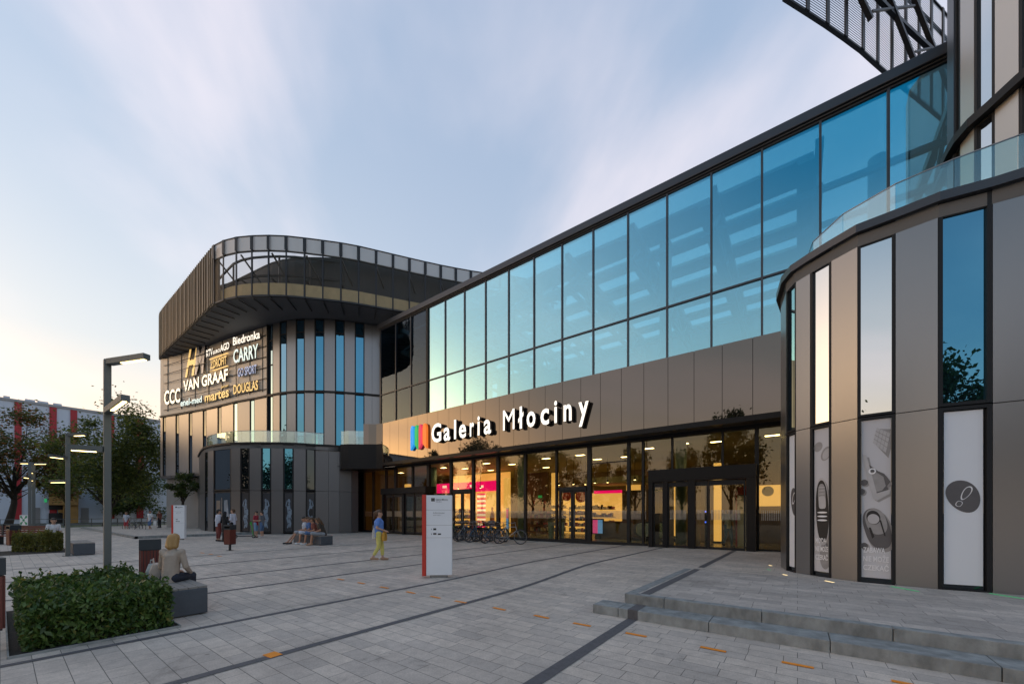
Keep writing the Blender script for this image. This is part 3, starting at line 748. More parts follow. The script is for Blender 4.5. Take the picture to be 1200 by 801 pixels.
# double door between two posts
def door(par, x0, x1, y, ztop, name='door', head=.35):
    d = MB(); xm = (x0+x1)/2
    d.box(x0,x1,y-.12,y+.12,ztop,ztop+head)
    for u,v in ((x0,xm-.01),(xm+.01,x1)):
        d.box(u,u+.09,y-.05,y+.05,.1,ztop); d.box(v-.09,v,y-.05,y+.05,.1,ztop); d.box(u+.09,v-.09,y-.05,y+.05,.1,.24); d.box(u+.09,v-.09,y-.05,y+.05,ztop-.1,ztop)
    o = d.build(name, 'dark', par)
    h = MB()
    for x in (xm-.14, xm+.14): h.tube([(x,y-.12,.85),(x,y-.12,1.75)],.018,8); h.bar((x,y-.12,.95),(x,y-.04,.95),.02); h.bar((x,y-.12,1.65),(x,y-.04,1.65),.02)
    h.build('handle', 'steelgrey', o)
    return o
door(mall, FX(656,YS), FX(688,YS), YS-.02, 2.75, head=.18)
door(mall, FX(532,YS), FX(553,YS), YS-.03, 2.9, head=.2)
# main revolving entrance portal
def portal(name, a, b, y0, y1, zd, zt, divs, openings):
    p = MB(); x0, x1 = FX(a,y0), FX(b,y0)
    p.box(x0, x1, y0, y1, zd, zt); p.box(x0+.02,x1-.02,y0-.02,y0-.001,zd+.06,zt-.06)
    for c,w in divs:
        x = FX(c,y0); p.box(x-w,x+w,y0+.02,y1,-.1,zd)
    o = p.build(name, 'fascia', mall)
    for (u,v) in openings:
        xu, xv = FX(u,y0), FX(v,y0)
        d = MB(); d.box(xu,xu+.05,y0+.1,y0+.16,.1,zd-.02); d.box(xv-.05,xv,y0+.1,y0+.16,.1,zd-.02); d.box(xu+.05,xv-.05,y0+.1,y0+.16,zd-.22,zd-.02); d.box(xu+.05,xv-.05,y0+.1,y0+.16,.1,.2)
        dd = d.build('door', 'dark', o)
        g = MB(); g.box(xu+.05,xv-.05,y0+.12,y0+.14,.2,zd-.22); g.build('pane','shopglass',dd)
        if xv-xu > .45:
            s = MB(); n = int((xv-xu-.2)/.05)
            for i in range(n): s.box(xu+.1+i*.05,xu+.122+i*.05,y0+.112,y0+.118,1.3,1.7)
            s.build('safety_stripe','stripefilm',dd)
    return o
main_portal = portal('entrance_portal', 759.5, 886, 17.2, 18.3, 2.92, 3.46, [(762,.09),(779.5,.09),(810,.14),(880,.16)], [(765,777),(782,807),(813,829),(829.5,873)])
portal('entrance_portal', 446, 499, 17.4, 18.3, 2.95, 3.4, [(448,.09),(472,.09),(496,.1)], [(451,459),(460,470),(474,484),(485,494)])
# ground-floor hall room
XG = FX(425, 18.2)
hf = MB(); hf.box(XG, XR, YS+.1, 30, -.2, .11); hf.build('hall_floor', 'hallfloor', mall)
hc = MB(); hc.box(XG, XR, YS+.12, 30, 4.92, 5.03); hc.build('hall_ceiling', 'hallceil', mall)
hb = MB(); hb.box(XG, XR, 29.7, 30, 0, 4.95); hb.box(XG-.3,XG,YS+.1,30,0,4.95); hb.box(XR,XR+.3,YS,31,0,15); hb.build('hall_back_wall', 'warmwall', mall)
for x in (FX(508,19.2), FX(611,19.2), -4.4, 3.0):
    c = MB(); c.tube([(x,19.2,.05),(x,19.2,4.95)], .24, 20); c.build('column', 'teal', mall, smooth=True)

# ---- right wing: round tower, ground storeys
RT = [(915.5,10.9),(918,9.9),(921,9.36),(931,8.96),(950,8.59),(973,8.2),(1005,7.74),(1048,7.38),(1100,6.97),(1162,6.67),(1200,6.47),(1290,6.1),(1400,5.8)]
def RP(px): return PZ(px, lerp_table(RT, px))
RJ, RH = 3.5, 7.22
rc = [(11.4,14.3),(9.4,12.3),(7.9,11.0),(7.1,10.1)]
rpts = [W(*p) for p in rc]+[RP(p) for p in (921,931,950,973,1005,1048,1100,1162,1200,1290,1400)]
tw = MB(); ribbon(tw, rpts, -.1, RH, -.5, -.18); tw.build('tower_wall', 'backing', mall)
rp = MB()
for a,b in zip(rpts[:4], rpts[1:5]): 
    rp.slab(a,b,0.1,RJ-.01,-.12,0,.008,.008); rp.slab(a,b,RJ+.01,RH,-.12,0,.008,.008)
for a,b in ((932.5,949.5),(974,1005),(1049.2,1099.5),(1163,1205),(1205,1290)):
    rp.slab(RP(a),RP(b),.16,RJ-.008,-.12,0,.006,.006); rp.slab(RP(a),RP(b),RJ+.008,RH,-.12,0,.006,.006)
rp.build('cladding', 'panelw', mall)
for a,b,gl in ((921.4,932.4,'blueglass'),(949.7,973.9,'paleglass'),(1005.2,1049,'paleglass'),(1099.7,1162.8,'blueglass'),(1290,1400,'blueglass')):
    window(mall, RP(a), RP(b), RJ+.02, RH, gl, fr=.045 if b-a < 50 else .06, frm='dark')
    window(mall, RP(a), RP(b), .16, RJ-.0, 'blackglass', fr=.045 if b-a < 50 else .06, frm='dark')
cp_ = MB(); ribbon(cp_, rpts, RH, RH+.16, -.45, .1); cp_.build('ledge', 'parapet', mall)
rr = MB(); rr.prism(rpts+[W(14,6.0),W(16,12)], RH-.25, RH-.02); rr.build('roof','roofm',mall)
bqr = [W(11.0,13.0),W(9.2,11.6),PZ(944,10.2),PZ(953,9.4),PZ(988,8.53),PZ(1050,7.74),PZ(1118,7.2),PZ(1193,6.75),PZ(1290,6.35),PZ(1400,6.05)]
ra = MB()
for a,b in zip(bqr, bqr[1:]): ra.slab(a,b,8.24,8.256,-.012,.012)
rb_ = ra.build('balustrade', 'steelgrey', mall)
for a,b in zip(bqr, bqr[1:]):
    g = MB(); g.slab(a,b,RH+.1,8.24,-.008,.008,.008,.008); g.build('pane','balglass',rb_)
# upper tower
UT = [(1112,10.05),(1114.7,9.9),(1120,9.66),(1128,9.37),(1142.7,9.02),(1165,8.66),(1197,8.16),(1240,7.6),(1300,7.0),(1400,6.4)]
def UP(px): return PZ(px, lerp_table(UT, px))
upts = [W(16.5,12.6)]+[UP(p) for p in (1112,1120,1128,1142.7,1165,1197,1240,1300,1400)]
ub = MB(); ribbon(ub, upts, RH-.1, HS, -.5, -.18); ub.build('tower_wall','backing',mall)
upn = MB()
upn.slab(UP(1112),UP(1119.6),RH-.1,HS,-.1,.03)
upn.slab(upts[0],upts[1],RH-.1,HS,-.12,0)
up_post = upn.build('corner_post','frameb',mall)
upn = MB()
for a,b in ((1125.2,1141.5),(1165.5,1194)):
    upn.slab(UP(a),UP(b),RH-.1,HJ-.1,-.12,0,.006,.006); upn.slab(UP(a),UP(b),HJ+.1,HS,-.12,0,.006,.006)
upn.build('cladding','panelu',mall)
upn = MB(); upn.slab(UP(1240),UP(1300),RH-.1,HS,-.12,0); upn.build('cladding','panelw',mall)
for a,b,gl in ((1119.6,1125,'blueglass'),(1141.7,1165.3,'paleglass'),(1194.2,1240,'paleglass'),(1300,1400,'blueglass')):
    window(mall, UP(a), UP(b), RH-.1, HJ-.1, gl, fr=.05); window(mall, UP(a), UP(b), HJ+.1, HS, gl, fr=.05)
ul = MB(); ribbon(ul, upts[1:], HJ-.1, HJ+.1, -.1, .16); ul.build('ledge','dark',mall)
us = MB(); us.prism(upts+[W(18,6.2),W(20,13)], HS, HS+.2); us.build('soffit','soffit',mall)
# crown of the right wing
k_ = 1.27
RC = [(17,10.9),(13.2,11.6),(10.6,12.7),(9.5,13.4),(9.4,13.75)]+[(a*k_,b*k_) for a,b in ((7.99,11.05),(9.23,11.49),(10.24,11.87),(11.35,12.31),(12.72,12.92),(16.55,14.54),(20,16.2),(24,18.6))]
HC = 1.6+14.8*k_
rcp = [W(*p) for p in cat_rom(RC, 1.12)]
rcr = crown('crown', rcp, HC, HC+5.2, 'screend', 'screend', False)
bm_ = MB(); n_ = normals2(rcp)
for i in range([k for k,p in enumerate(rcp) if p[1] > 17.6 and p[0] > -.5][0], len(rcp)-4, 3):
    p, q = rcp[i], rcp[i+3]; m, l = n_[i], n_[i+3]
    bm_.bar((p[0]+m[0]*.3,p[1]+m[1]*.3,HC+3.6),(q[0]+l[0]*.3,q[1]+l[1]*.3,HC+.9),.15)
    bm_.bar((p[0]+m[0]*.32,p[1]+m[1]*.32,HC+1.2),(q[0]+l[0]*.32,q[1]+l[1]*.32,HC+3.2),.07)
tb = [(p[0]+m[0]*.28,p[1]+m[1]*.28) for p,m in zip(rcp,n_)]
ribbon(bm_, tb, HC+2.0, HC+2.16, -.07, .07)
bm_.build('brace','rib',rcr)
# ================================================================== SIGNS
# mall name over the entrance
sign = thing('mall_sign', 'white lit letters of the mall name beside four coloured bars on the bronze band', 'sign', (0,0,0))
CAPH = 1.12
def fl(s, a, b, z=6.15, y=YU-.08):
    o = lettering('letter', s, (FX(a,y),y), (FX(b,y),y), z, CAPH, .2, 'signw', 'signdark', sign, off=.0 if s == 'M' else .022, stand=.03)
    return o
for ch,a,b in (('G',508.8,520.2),('a',523,530.6),('l',535.2,537.6),('e',541,549.2),('r',553.6,558.4),('i',562.6,565.2),('a',570,578.4),
               ('M',592.4,605.8),('ł',610.2,616.2),('o',620,630.2),('c',636.2,646),('i',652.2,655.4),('n',663,672.4),('y',680.4,692.2)):
    fl(ch, a, b)
def logo_bar(a, b, m, up):
    x0, x1 = FX(a,16.95), FX(b,16.95); w = x1-x0; mb = MB(); n = 10
    prof = [(x0,5.85),(x0+w*.45,5.98),(x1,6.2)] if up else [(x0,6.2),(x0+w*.55,5.98),(x1,5.85)]
    top = [(x1-w*.0, 7.1)] + [(x0+w*.5+w*.5*math.cos(t), 7.1+.42*math.sin(t)) for t in [math.pi*i/n for i in range(1,n)]] + [(x0,7.1)]
    pr_ = prof+top
    vs = [(x,16.86,z) for x,z in pr_]+[(x,17.04,z) for x,z in pr_]; k = len(pr_)
    fs = [tuple(range(k)), tuple(range(2*k-1,k-1,-1))]+[(i,k+i,k+(i+1)%k,(i+1)%k) for i in range(k)]
    mb.add(vs, fs); mb.build('logo_bar', m, sign)
for a,b,m,u in ((482.2,485.9,'lblue',1),(487.1,490.6,'lgreen',0),(491.7,495.2,'lpink',1),(496.4,500.6,'lorange',0)): logo_bar(a,b,m,u)

# tenants' signs on the left wing, hung on rails
rails = thing('sign_rack', 'thin dark rails across the pale upper wall carrying the store signs', 'rack', (0,0,0))
def rz(px, py): return (600-py)*lerp_table(LW,px)/FPX+1.6
for i in range(6):
    zz = 11.35+i*.85
    if True:
        r = MB(); r.slab(LP(193), LP(313), zz-.02, zz+.02, .05, .09); r.build('rail', 'dark', rails)
for p in (197,213,229,245,261,277,293,308):
    r = MB(); r.slab(LP(p), LP(p+.35), 11.2, HS-.1, .01, .05); r.build('bracket', 'dark', rails)
def store_sign(label, items):
    """items: (text, px0, px1, baseline z at the left end, cap height, front material, extra)"""
    t = thing('store_sign', label, 'sign', (0,0,0), 0, 'store signs on the curved wing')
    for (s, a, b, z, cap, m, sl) in items:
        lettering('lettering', s, LP(a), LP(b), z, cap, .08, m, 'signdark', t, off=.022, stand=.12, slant=sl)
    return t
store_sign('white sign of three round capital Cs, lowest at the far end of the wall', [('CCC',195.5,214.0,11.82,1.25,'signwarm',0)])
store_sign('slim pale green sign with a hyphen in small letters, low on the wall', [('enel-med',214.5,239.5,11.4,.58,'signdim',0)])
store_sign('wide white two-word sign in capitals across the middle of the wall', [('VAN GRAAF',218,270,12.72,.92,'signwarm',0)])
t = store_sign('tall slanted gold H with ampersand and dark M', [('H',220,229.8,13.98,2.4,'signgold',.28)])
lettering('lettering', '&', LP(227.5), LP(231), 14.0, .6, .08, 'signgold', 'signdark', t, stand=.12)
lettering('lettering', 'M', LP(231.2), LP(241), 14.04, 2.5, .08, 'letterm', 'signdark', t, stand=.12, slant=.12)
store_sign('small white sign in narrow capitals at the top, left of the cursive-like white sign', [('RTV',244.8,252.2,15.3,.56,'signw',0),('EURO',252.6,260.8,15.32,.28,'signw',0),('AGD',261.2,271.8,15.3,.56,'signw',0)])
t = store_sign('gold sign in narrow capitals framed by a bar above and a bar below', [('ZDROFIT',249.5,268.5,14.12,.66,'signgold',0)])
bb = MB(); bb.slab(LP(248.5),LP(269.5),14.95,15.03,.12,.2); bb.slab(LP(248.5),LP(269.5),13.88,13.96,.12,.2); bb.build('bar','signgold',t)
store_sign('highest white sign, a long word with one capital at the near end', [('Biedronka',276,307.5,15.45,.62,'signw',0)])
store_sign('large pale green sign of five bold capitals near the corner', [('CARRY',276.4,305.5,13.97,1.05,'signdim',0)])
store_sign('blue grey dim sign in two words near the corner', [('GO SPORT',281.5,303.5,12.76,.64,'signblue',0)])
t = store_sign('yellow sign in round small letters on the bottom row, middle', [('martes',243,271.2,11.32,.8,'signgold',0)])
lettering('lettering','SPORT',LP(262),LP(271),12.16,.15,.08,'signgold','signdark',t,stand=.12)
store_sign('gold sign of thin capitals at the near end of the bottom row', [('DOUGLAS',276.5,305.2,11.4,.72,'signgold',0)])

# ---- posters behind the tower windows
def plane_frame(p, q, stand):
    dx, dy = q[0]-p[0], q[1]-p[1]; L = math.hypot(dx,dy); ux, uy = dx/L, dy/L; nx, ny = uy, -ux
    return L, lambda u, z, d=0: (p[0]+ux*u+nx*(stand+d), p[1]+uy*u+ny*(stand+d), z)
def flat(name, F, pts, d, m, par, th=.002):
    n = len(pts); vs = [F(u,z,d) for u,z in pts]+[F(u,z,d-th) for u,z in pts]
    a = sum(pts[i][0]*pts[(i+1)%n][1]-pts[(i+1)%n][0]*pts[i][1] for i in range(n))
    fs = [tuple(range(n)), tuple(range(2*n-1,n-1,-1))]+[(i,n+i,n+(i+1)%n,(i+1)%n) for i in range(n)]
    if a < 0: fs = [f[::-1] for f in fs]
    return raw_mesh(name, vs, fs, m, par)
def blob(cx, cz, rx, rz_, rot=0, n=28, egg=0.0, sq=1.0):
    out = []
    for i in range(n):
        t = 2*math.pi*i/n; c, s_ = math.cos(t), math.sin(t)
        x = rx*math.copysign(abs(c)**sq, c)*(1+egg*s_); z = rz_*math.copysign(abs(s_)**sq, s_)
        out.append((cx+x*math.cos(rot)-z*math.sin(rot), cz+x*math.sin(rot)+z*math.cos(rot)))
    return out
def outline(pts, w):
    n = len(pts); out = []; inn = []
    cx = sum(p[0] for p in pts)/n; cz = sum(p[1] for p in pts)/n
    return pts, [(cx+(p[0]-cx)*(1-w), cz+(p[1]-cz)*(1-w)) for p in pts]
def ringflat(name, F, pts, w, d, m, par):
    o, i = outline(pts, w); n = len(o)
    vs = [F(u,z,d) for u,z in o]+[F(u,z,d) for u,z in i]
    fs = [(k,(k+1)%n,n+(k+1)%n,n+k) for k in range(n)]
    return raw_mesh(name, vs, fs, m, par)
def poster(a, b, label, z0, z1, base='white', P=RP, fr=.055, group='posters in the round tower windows'):
    t = thing('window_poster', label, 'poster', (0,0,0), 0, group)
    p, q = P(a), P(b); L, F = plane_frame(p, q, -.045)
    flat('sheet', F, [(fr,z0),(L-fr,z0),(L-fr,z1),(fr,z1)], 0, base, t)
    return t, L, F
t, L, F = poster(1099.7,1162.8,'broad plain white window poster with a dark oval footprint emblem',.3,RJ-.08,'white',fr=.09)
cz = 1.6+19*6.72/FPX
flat('emblem',F,blob(L*.5,cz,.205,.30,.35,40,.1),.004,'greyprint',t)
def sole(cx, cz, k, mi, d, par, mat_, back_, rot=-.45):
    c, s_ = math.cos(rot), math.sin(rot)
    tr = lambda pts: [(cx+x*c-z*s_, cz+x*s_+z*c) for x,z in pts]
    front = tr(blob(0,.07*k,.056*k,.14*k,0,24,.2)); heel = tr(blob(0,-.15*k,.044*k,.055*k,0,20,0,.8))
    flat('sole',F,front,d,mat_,par); flat('sole',F,heel,d,mat_,par)
    cut = lambda pts: [(cx+0+(x-(sum(p[0] for p in pts)/len(pts)))*.78+(sum(p[0] for p in pts)/len(pts))-cx, (z-(sum(p[1] for p in pts)/len(pts)))*.85+sum(p[1] for p in pts)/len(pts)) for x,z in pts]
    flat('sole',F,cut(front),d+.003,back_,par); flat('sole',F,cut(heel),d+.003,back_,par)
sole(L*.51,cz,.95,0,.007,t,'whiteprint','greyprint')
t, L, F = poster(921.4,932.4,'narrow white window poster showing half of a dark oval emblem',.3,RJ-.06)
flat('emblem',F,blob(L*.62,cz-.03,L*.3,.33,.1,30,.1),.004,'greyprint',t)
ringflat('sole',F,blob(L*.62,cz+.05,L*.14,.15,-.3,20),.25,.007,'whiteprint',t)
# black lace shoe poster
t, L, F = poster(949.7,973.9,'tall white window poster with one big black lace-up shoe seen from above',.3,RJ-.06,'sheetgrey')
cx = L*.53; zc = 1.62
flat('shoe_shadow',F,blob(cx+.03,zc-.06,L*.33,.74,.03,40,.02,.9),.003,'midprint',t)
ringflat('shoe_edge',F,blob(cx,zc,L*.33,.74,.03,40,.02,.9),.07,.010,'ltprint',t)
flat('shoe',F,blob(cx,zc,L*.31,.70,.03,40,.02,.9),.006,'blkprint',t)
flat('insole',F,blob(cx-.01,zc+.36,L*.18,.25,.03,30,.0,.8),.009,'midprint',t)
flat('tongue',F,blob(cx,zc+.2,L*.17,.14,.03,20,0,.5),.012,'ltprint',t)
for k in range(3): flat('lace',F,blob(cx,zc-.02-.085*k,L*.24,.02,.0,16),.0125,'whiteprint',t)
for k in range(4): flat('lace',F,blob(cx-.01,zc+.32+.07*k,L*.16,.009,.0,12),.0125,'ltprint',t)
flat('sunglasses',F,blob(L*.32,3.05,L*.2,.11,-.4,22),.004,'midprint',t); flat('sunglasses',F,blob(L*.7,2.88,L*.22,.16,-.4,22),.004,'midprint',t)
flat('sunglasses',F,blob(L*.72,2.87,L*.16,.12,-.4,22),.007,'ltprint',t)
flat('ball',F,blob(L*.66,.66,L*.27,.3),.003,'midprint',t); flat('cloth',F,[(.06,1.05),(.2,.82),(.12,.62),(.06,.7)],.004,'ltprint',t)
def words(F, par, lines, u0, u1, z, cap, d=.008):
    p, q = F(u0,0,d), F(u1,0,d)
    for i,s in enumerate(lines):
        lettering('lettering', s, p[:2], q[:2] if i else (p[0]+(q[0]-p[0])*.86, p[1]+(q[1]-p[1])*.86), z-i*cap*1.75, cap, .002, 'whiteprint', 'whiteprint', par, off=.022, stand=0)
words(F,t,['MODA','NIE MOŻE','CZEKAĆ'],L*.2,L*.8,.93,.105)
# sneakers poster
t, L, F = poster(1005.2,1049,'tall grey window poster with a canvas sneaker, a clog and white hand-drawn words',.3,RJ-.06,'sheetgrey')
w = lambda u,z: (u*L,z)
flat('notebook_shadow',F,[w(.42,3.0),w(.83,2.66),w(1-.1,2.86),w(.9,3.22),w(.6,3.25)],.003,'midprint',t)
flat('notebook',F,[w(.42,2.98),w(.76,2.77),w(.88,3.14),w(.52,3.28)],.006,'ltprint',t)
for k in range(1,4):
    a_ = .25*k
    flat('line',F,[w(.42+.34*a_,2.98-.21*a_),w(.42+.34*a_+.012,2.98-.21*a_),w(.52+.36*a_+.012,3.28-.14*a_),w(.52+.36*a_,3.28-.14*a_)],.009,'midprint',t)
    flat('line',F,[w(.42+.1*a_,2.98+.3*a_),w(.76+.12*a_,2.77+.37*a_),w(.76+.12*a_,2.785+.37*a_),w(.42+.1*a_,2.995+.3*a_)],.0092,'midprint',t)
sn = [w(.14,2.76),w(.26,2.74),w(.32,2.55),w(.55,2.42),w(.72,2.36),w(.88,2.2),w(.8,2.12),w(.84,1.96),w(.52,1.84),w(.42,1.88),w(.3,2.2)]
flat('sneaker_shadow',F,[(u+.03,z-.04) for u,z in sn],.003,'midprint',t)
flat('sneaker',F,[w(.24,2.62),w(.32,2.55),w(.55,2.42),w(.72,2.36),w(.88,2.2),w(.8,2.12),w(.84,2.0),w(.52,1.9)],.006,'greyprint',t)
flat('sneaker_side',F,[w(.34,2.4),w(.5,2.4),w(.7,2.3),w(.76,2.12),w(.66,2.03),w(.5,2.0)],.009,'midprint',t)
flat('sneaker_sole',F,[w(.14,2.76),w(.24,2.75),w(.52,1.98),w(.88,2.05),w(.86,1.96),w(.52,1.83),w(.42,1.88),w(.28,2.24)],.012,'ltprint',t)
ringflat('badge',F,blob(L*.4,2.42,.055,.06),.4,.014,'whiteprint',t)
flat('clog_shadow',F,blob(L*.58,1.23,.2,.42,.22,36,.0,.85),.003,'midprint',t)
flat('clog',F,blob(L*.53,1.28,.185,.41,.22,36,.0,.85),.006,'greyprint',t)
flat('clog_rim',F,blob(L*.5,1.42,.15,.26,.22,30,.0,.85),.009,'midprint',t)
flat('clog_opening',F,blob(L*.43,1.5,.1,.14,.2,24),.012,'blkprint',t); flat('clog_opening',F,blob(L*.43,1.47,.085,.1,.2,24),.014,'ltprint',t)
flat('strap',F,[w(.3,1.3),w(.36,1.3),w(.46,1.12),w(.4,1.08)],.013,'blkprint',t); flat('strap',F,[w(.58,1.48),w(.64,1.44),w(.76,1.14),w(.72,1.14)],.013,'blkprint',t)
for u,z in ((.18,2.2),(.1,2.02),(.18,.93)): flat('pebble',F,blob(L*u+.02,z-.02,.06,.07),.003,'midprint',t); flat('pebble',F,blob(L*u,z,.055,.062),.006,'greyprint',t)
words(F,t,['ZABAWA','NIE MOŻE','CZEKAĆ'],L*.15,L*.84,.80,.1)
# dark art posters along the far pavilion
def stroke(pts, ws):
    L_, R_ = [], []
    for i,(p,w) in enumerate(zip(pts,ws)):
        a = pts[max(0,i-1)]; b = pts[min(len(pts)-1,i+1)]; dx,dz = b[0]-a[0],b[1]-a[1]; l = math.hypot(dx,dz) or 1
        L_.append((p[0]-dz/l*w,p[1]+dx/l*w)); R_.append((p[0]+dz/l*w,p[1]-dx/l*w))
    return L_+R_[::-1]
def ghost(F, L, par, seed):
    rnd = random.Random(seed); cx = L*.5; d = .004
    def st(pts, ws, m='ghost'):
        nonlocal d
        d += .0012; flat('figure',F,stroke([(cx+u*L,z) for u,z in pts],[w*L for w in ws]),d,m,par)
    s = 1 if seed % 2 else -1
    st([(-.12*s,.45),(.05*s,.75),(-.08*s,1.15),(.1*s,1.5),(.0*s,1.95),(.06*s,2.3)],[.05,.12,.15,.2,.16,.07])
    st([(.12*s,.5),(.16*s,.8),(.0*s,1.2)],[.05,.09,.12]); st([(.0*s,2.0),(.24*s,1.75),(.16*s,1.3),(.26*s,1.1)],[.06,.07,.06,.04]); st([(-.02*s,1.95),(-.25*s,2.1),(-.12*s,2.5)],[.06,.06,.04])
    flat('figure',F,blob(cx+.05*s*L,2.45,L*.11,.15,.2,18),.016,'ghost',par)
    for k in range(5):
        z = .7+k*.33+rnd.random()*.1; u = (rnd.random()-.5)*.2; st([(u-.1,z),(u,z+.1),(u+.12,z+.05)],[.012,.03,.01],'darkposter')
    if seed == 4: flat('patch',F,blob(cx,1.6,L*.2,.3),.026,'blkprint',par)
for (a,b,lab,sd) in ((281.4,292.6,'dark window poster with a faint pale figure, beside the pavilion entrance',1),(305.8,317.8,'dark window poster with a pale kneeling figure, behind the two boys',2),
                  (331.8,344.2,'dark window poster with a bright pale twisted figure above the seated group',3),(358.4,369.8,'dark window poster with a black round patch on its pale figure, beside plain wall',4)):
    t, L, F = poster(a,b,lab,.25,HQ-.15,'darkposter',PP,.09,'dark posters in the pavilion windows'); ghost(F,L,t,sd)
t, L, F = poster(250,270.8,'pale tall poster on the glass door of the far pavilion',.25,2.7,'blackglass',PP,.09,'dark posters in the pavilion windows')
flat('figure',F,[(L*.52,.4),(L*.8,.35),(L*.85,1.2),(L*.76,2.55),(L*.58,2.5),(L*.6,1.3)],.004,'ghost',t); flat('door_bar',F,[(L*.42,.2),(L*.47,.2),(L*.47,2.7),(L*.42,2.7)],.006,'panel',t)
flat('door_bar',F,[(L*.14,.2),(L*.36,.2),(L*.36,2.5),(L*.14,2.5)],.003,'panel',t)
flat('figure',F,[(L*.14,.9),(L*.36,.8),(L*.3,1.5),(L*.2,1.55)],.006,'ghost',t)

# ================================================================== INSIDE THE HALL
def panel_thing(name, label, cat, x0, x1, y, z0, z1, m, th=.06, group=None):
    t = thing(name, label, cat, ((x0+x1)/2, y, z0), 0, group); return t
def bx(par, name, x0,x1,y0,y1,z0,z1,m, bevel=0):
    ox,oy,oz = par.location
    b = MB(); b.box(x0-ox,x1-ox,y0-oy,y1-oy,z0-oz,z1-oz); return b.build(name,m,par,bevel=bevel)
YP = 22.5
def HX(p, y=YP): return FX(p, y)
def HZ(px, py, y=YP):
    c = (px-600)/FPX; Z = y/(SA*c+CA); return 1.6+(600-py)*Z/FPX
sx0, sx1 = HX(512), HX(583.5)
t = thing('shop_front', 'cosmetics shop front with magenta fascia and red striped poster behind the glass', 'shop', (sx0,YP,.11))
bx(t,'fascia',sx0,sx1,YP-.1,YP+.1,HZ(575,575),HZ(575,563),'pink')
bx(t,'back_panel',sx0,sx1,YP+1.5,YP+1.6,.11,4.8,'warmlit')
a0,a1 = HX(559.5),HX(569)
for k in range(15):
    z = .45+k*(HZ(565,576)-.5)/15; bx(t,'stripe',a0,a1,YP-.05,YP+.02,z,z+.1+.03*(k%2),'pink' if k%2==0 else 'pinkpale')
bx(t,'poster',HX(571),HX(581.5),YP-.03,YP+.03,.4,HZ(576,576.5),'warmlit')
lo = MB(); ox,oy,oz = t.location
lettering('lettering','rossi',(HX(521)-0,YP-.1),(HX(531),YP-.1),HZ(526,571.5),.18,.03,'pinkpale','pinkpale',None,stand=.02) if False else None
for p,q_,za in ((520,524.5,569.5),(552,555,568.5),(565,567.5,569)):
    o = bx(t,'emblem',HX(p),HX(q_),YP-.14,YP-.1,HZ(p,za+2.2),HZ(p,za-.6),'pinkpale')
fig = MB(); fx = (HX(575)+HX(580.5))/2-ox
fig.tube([(fx,-.09,.45),(fx,-.09,1.0),(fx+.02,-.09,1.35),(fx,-.09,1.62)],[.16,.19,.15,.06],10); fig.tube([(fx,-.09,1.62),(fx,-.09,1.7),(fx,-.09,1.86),(fx,-.09,1.9)],[.05,.09,.09,.03],10)
M['skinprint'] = mat('orange portrait print', (.55,.16,.06), .6, var=.3, scale=6); fig.build('portrait','skinprint',t,smooth=True)
rt_ = thing('shop_front', 'amber lit shop behind the glass doors with a red strip under its cream canopy', 'shop', (HX(690),YP+1,.11))
bx(rt_,'canopy',HX(689),HX(752),YP-.6,YP+2.5,HZ(720,566),HZ(720,559),'hallceil')
bx(rt_,'fascia',HX(689),HX(722),YP+.9,YP+1,HZ(705,577),HZ(705,573.5),'pink')
bx(rt_,'back_panel',HX(640),HX(722),YP+2.4,YP+2.5,.11,HZ(700,575),'warmlit')
bx(rt_,'side_wall',HX(722),HX(756),YP+1.0,YP+1.2,.11,HZ(740,573),'brownwall')
rnd = random.Random(5)
M['goods_a'] = mat('dark goods', (.05,.03,.03), .6, var=.6, scale=6); M['goods_b'] = mat('red goods', (.4,.05,.05), .6, var=.6, scale=6); M['goods_c'] = mat('pale goods', (.6,.5,.35), .6, var=.5, scale=6)
def shelf_unit(label, px0, px1, y, ztop, n):
    x0,x1 = HX(px0,y),HX(px1,y); s = thing('display_shelf', label, 'shelf', ((x0+x1)/2,y,.11), 0, 'display shelves inside the shops')
    for k in range(n):
        z = .25+(ztop-.25)*k/n; bx(s,'board',x0,x1,y-.2,y+.2,z,z+.03,'brownwall')
        g = MB(); x = x0+.05
        while x < x1-.1:
            w_ = rnd.uniform(.06,.16); h_ = rnd.uniform(.12,.3)*min(1,(ztop/n)/.4); g.mi(rnd.randrange(3)); g.box(x-s.location.x,x+w_-s.location.x,-.12,.12,z+.035-.11,z+.035+h_-.11); x += w_+rnd.uniform(.01,.05)
        go = g.build('goods',['goods_a','goods_b','goods_c'],s); go['kind'] = 'stuff'
    return s
shelf_unit('tall goods shelf behind the left half of the double door',641,664,24.2,2.3,5)
shelf_unit('goods shelf seen through the right half of the double door',667,690,23.9,2.2,5)
shelf_unit('wide goods shelf above the brown kiosk counter',694,720,24.4,2.3,4)
shelf_unit('small goods shelf behind the bicycles, left of the striped poster',533,550,21.8,2.0,4)
shelf_unit('goods shelf in the gap behind the second large pane left of the double door',622,640,23.0,2.6,5)
shelf_unit('low goods shelf under the red striped poster of the cosmetics shop',566,582,21.6,1.0,2)
shelf_unit('tall goods shelf at the far end, beside the far entrance',503,516,21.5,2.6,5)
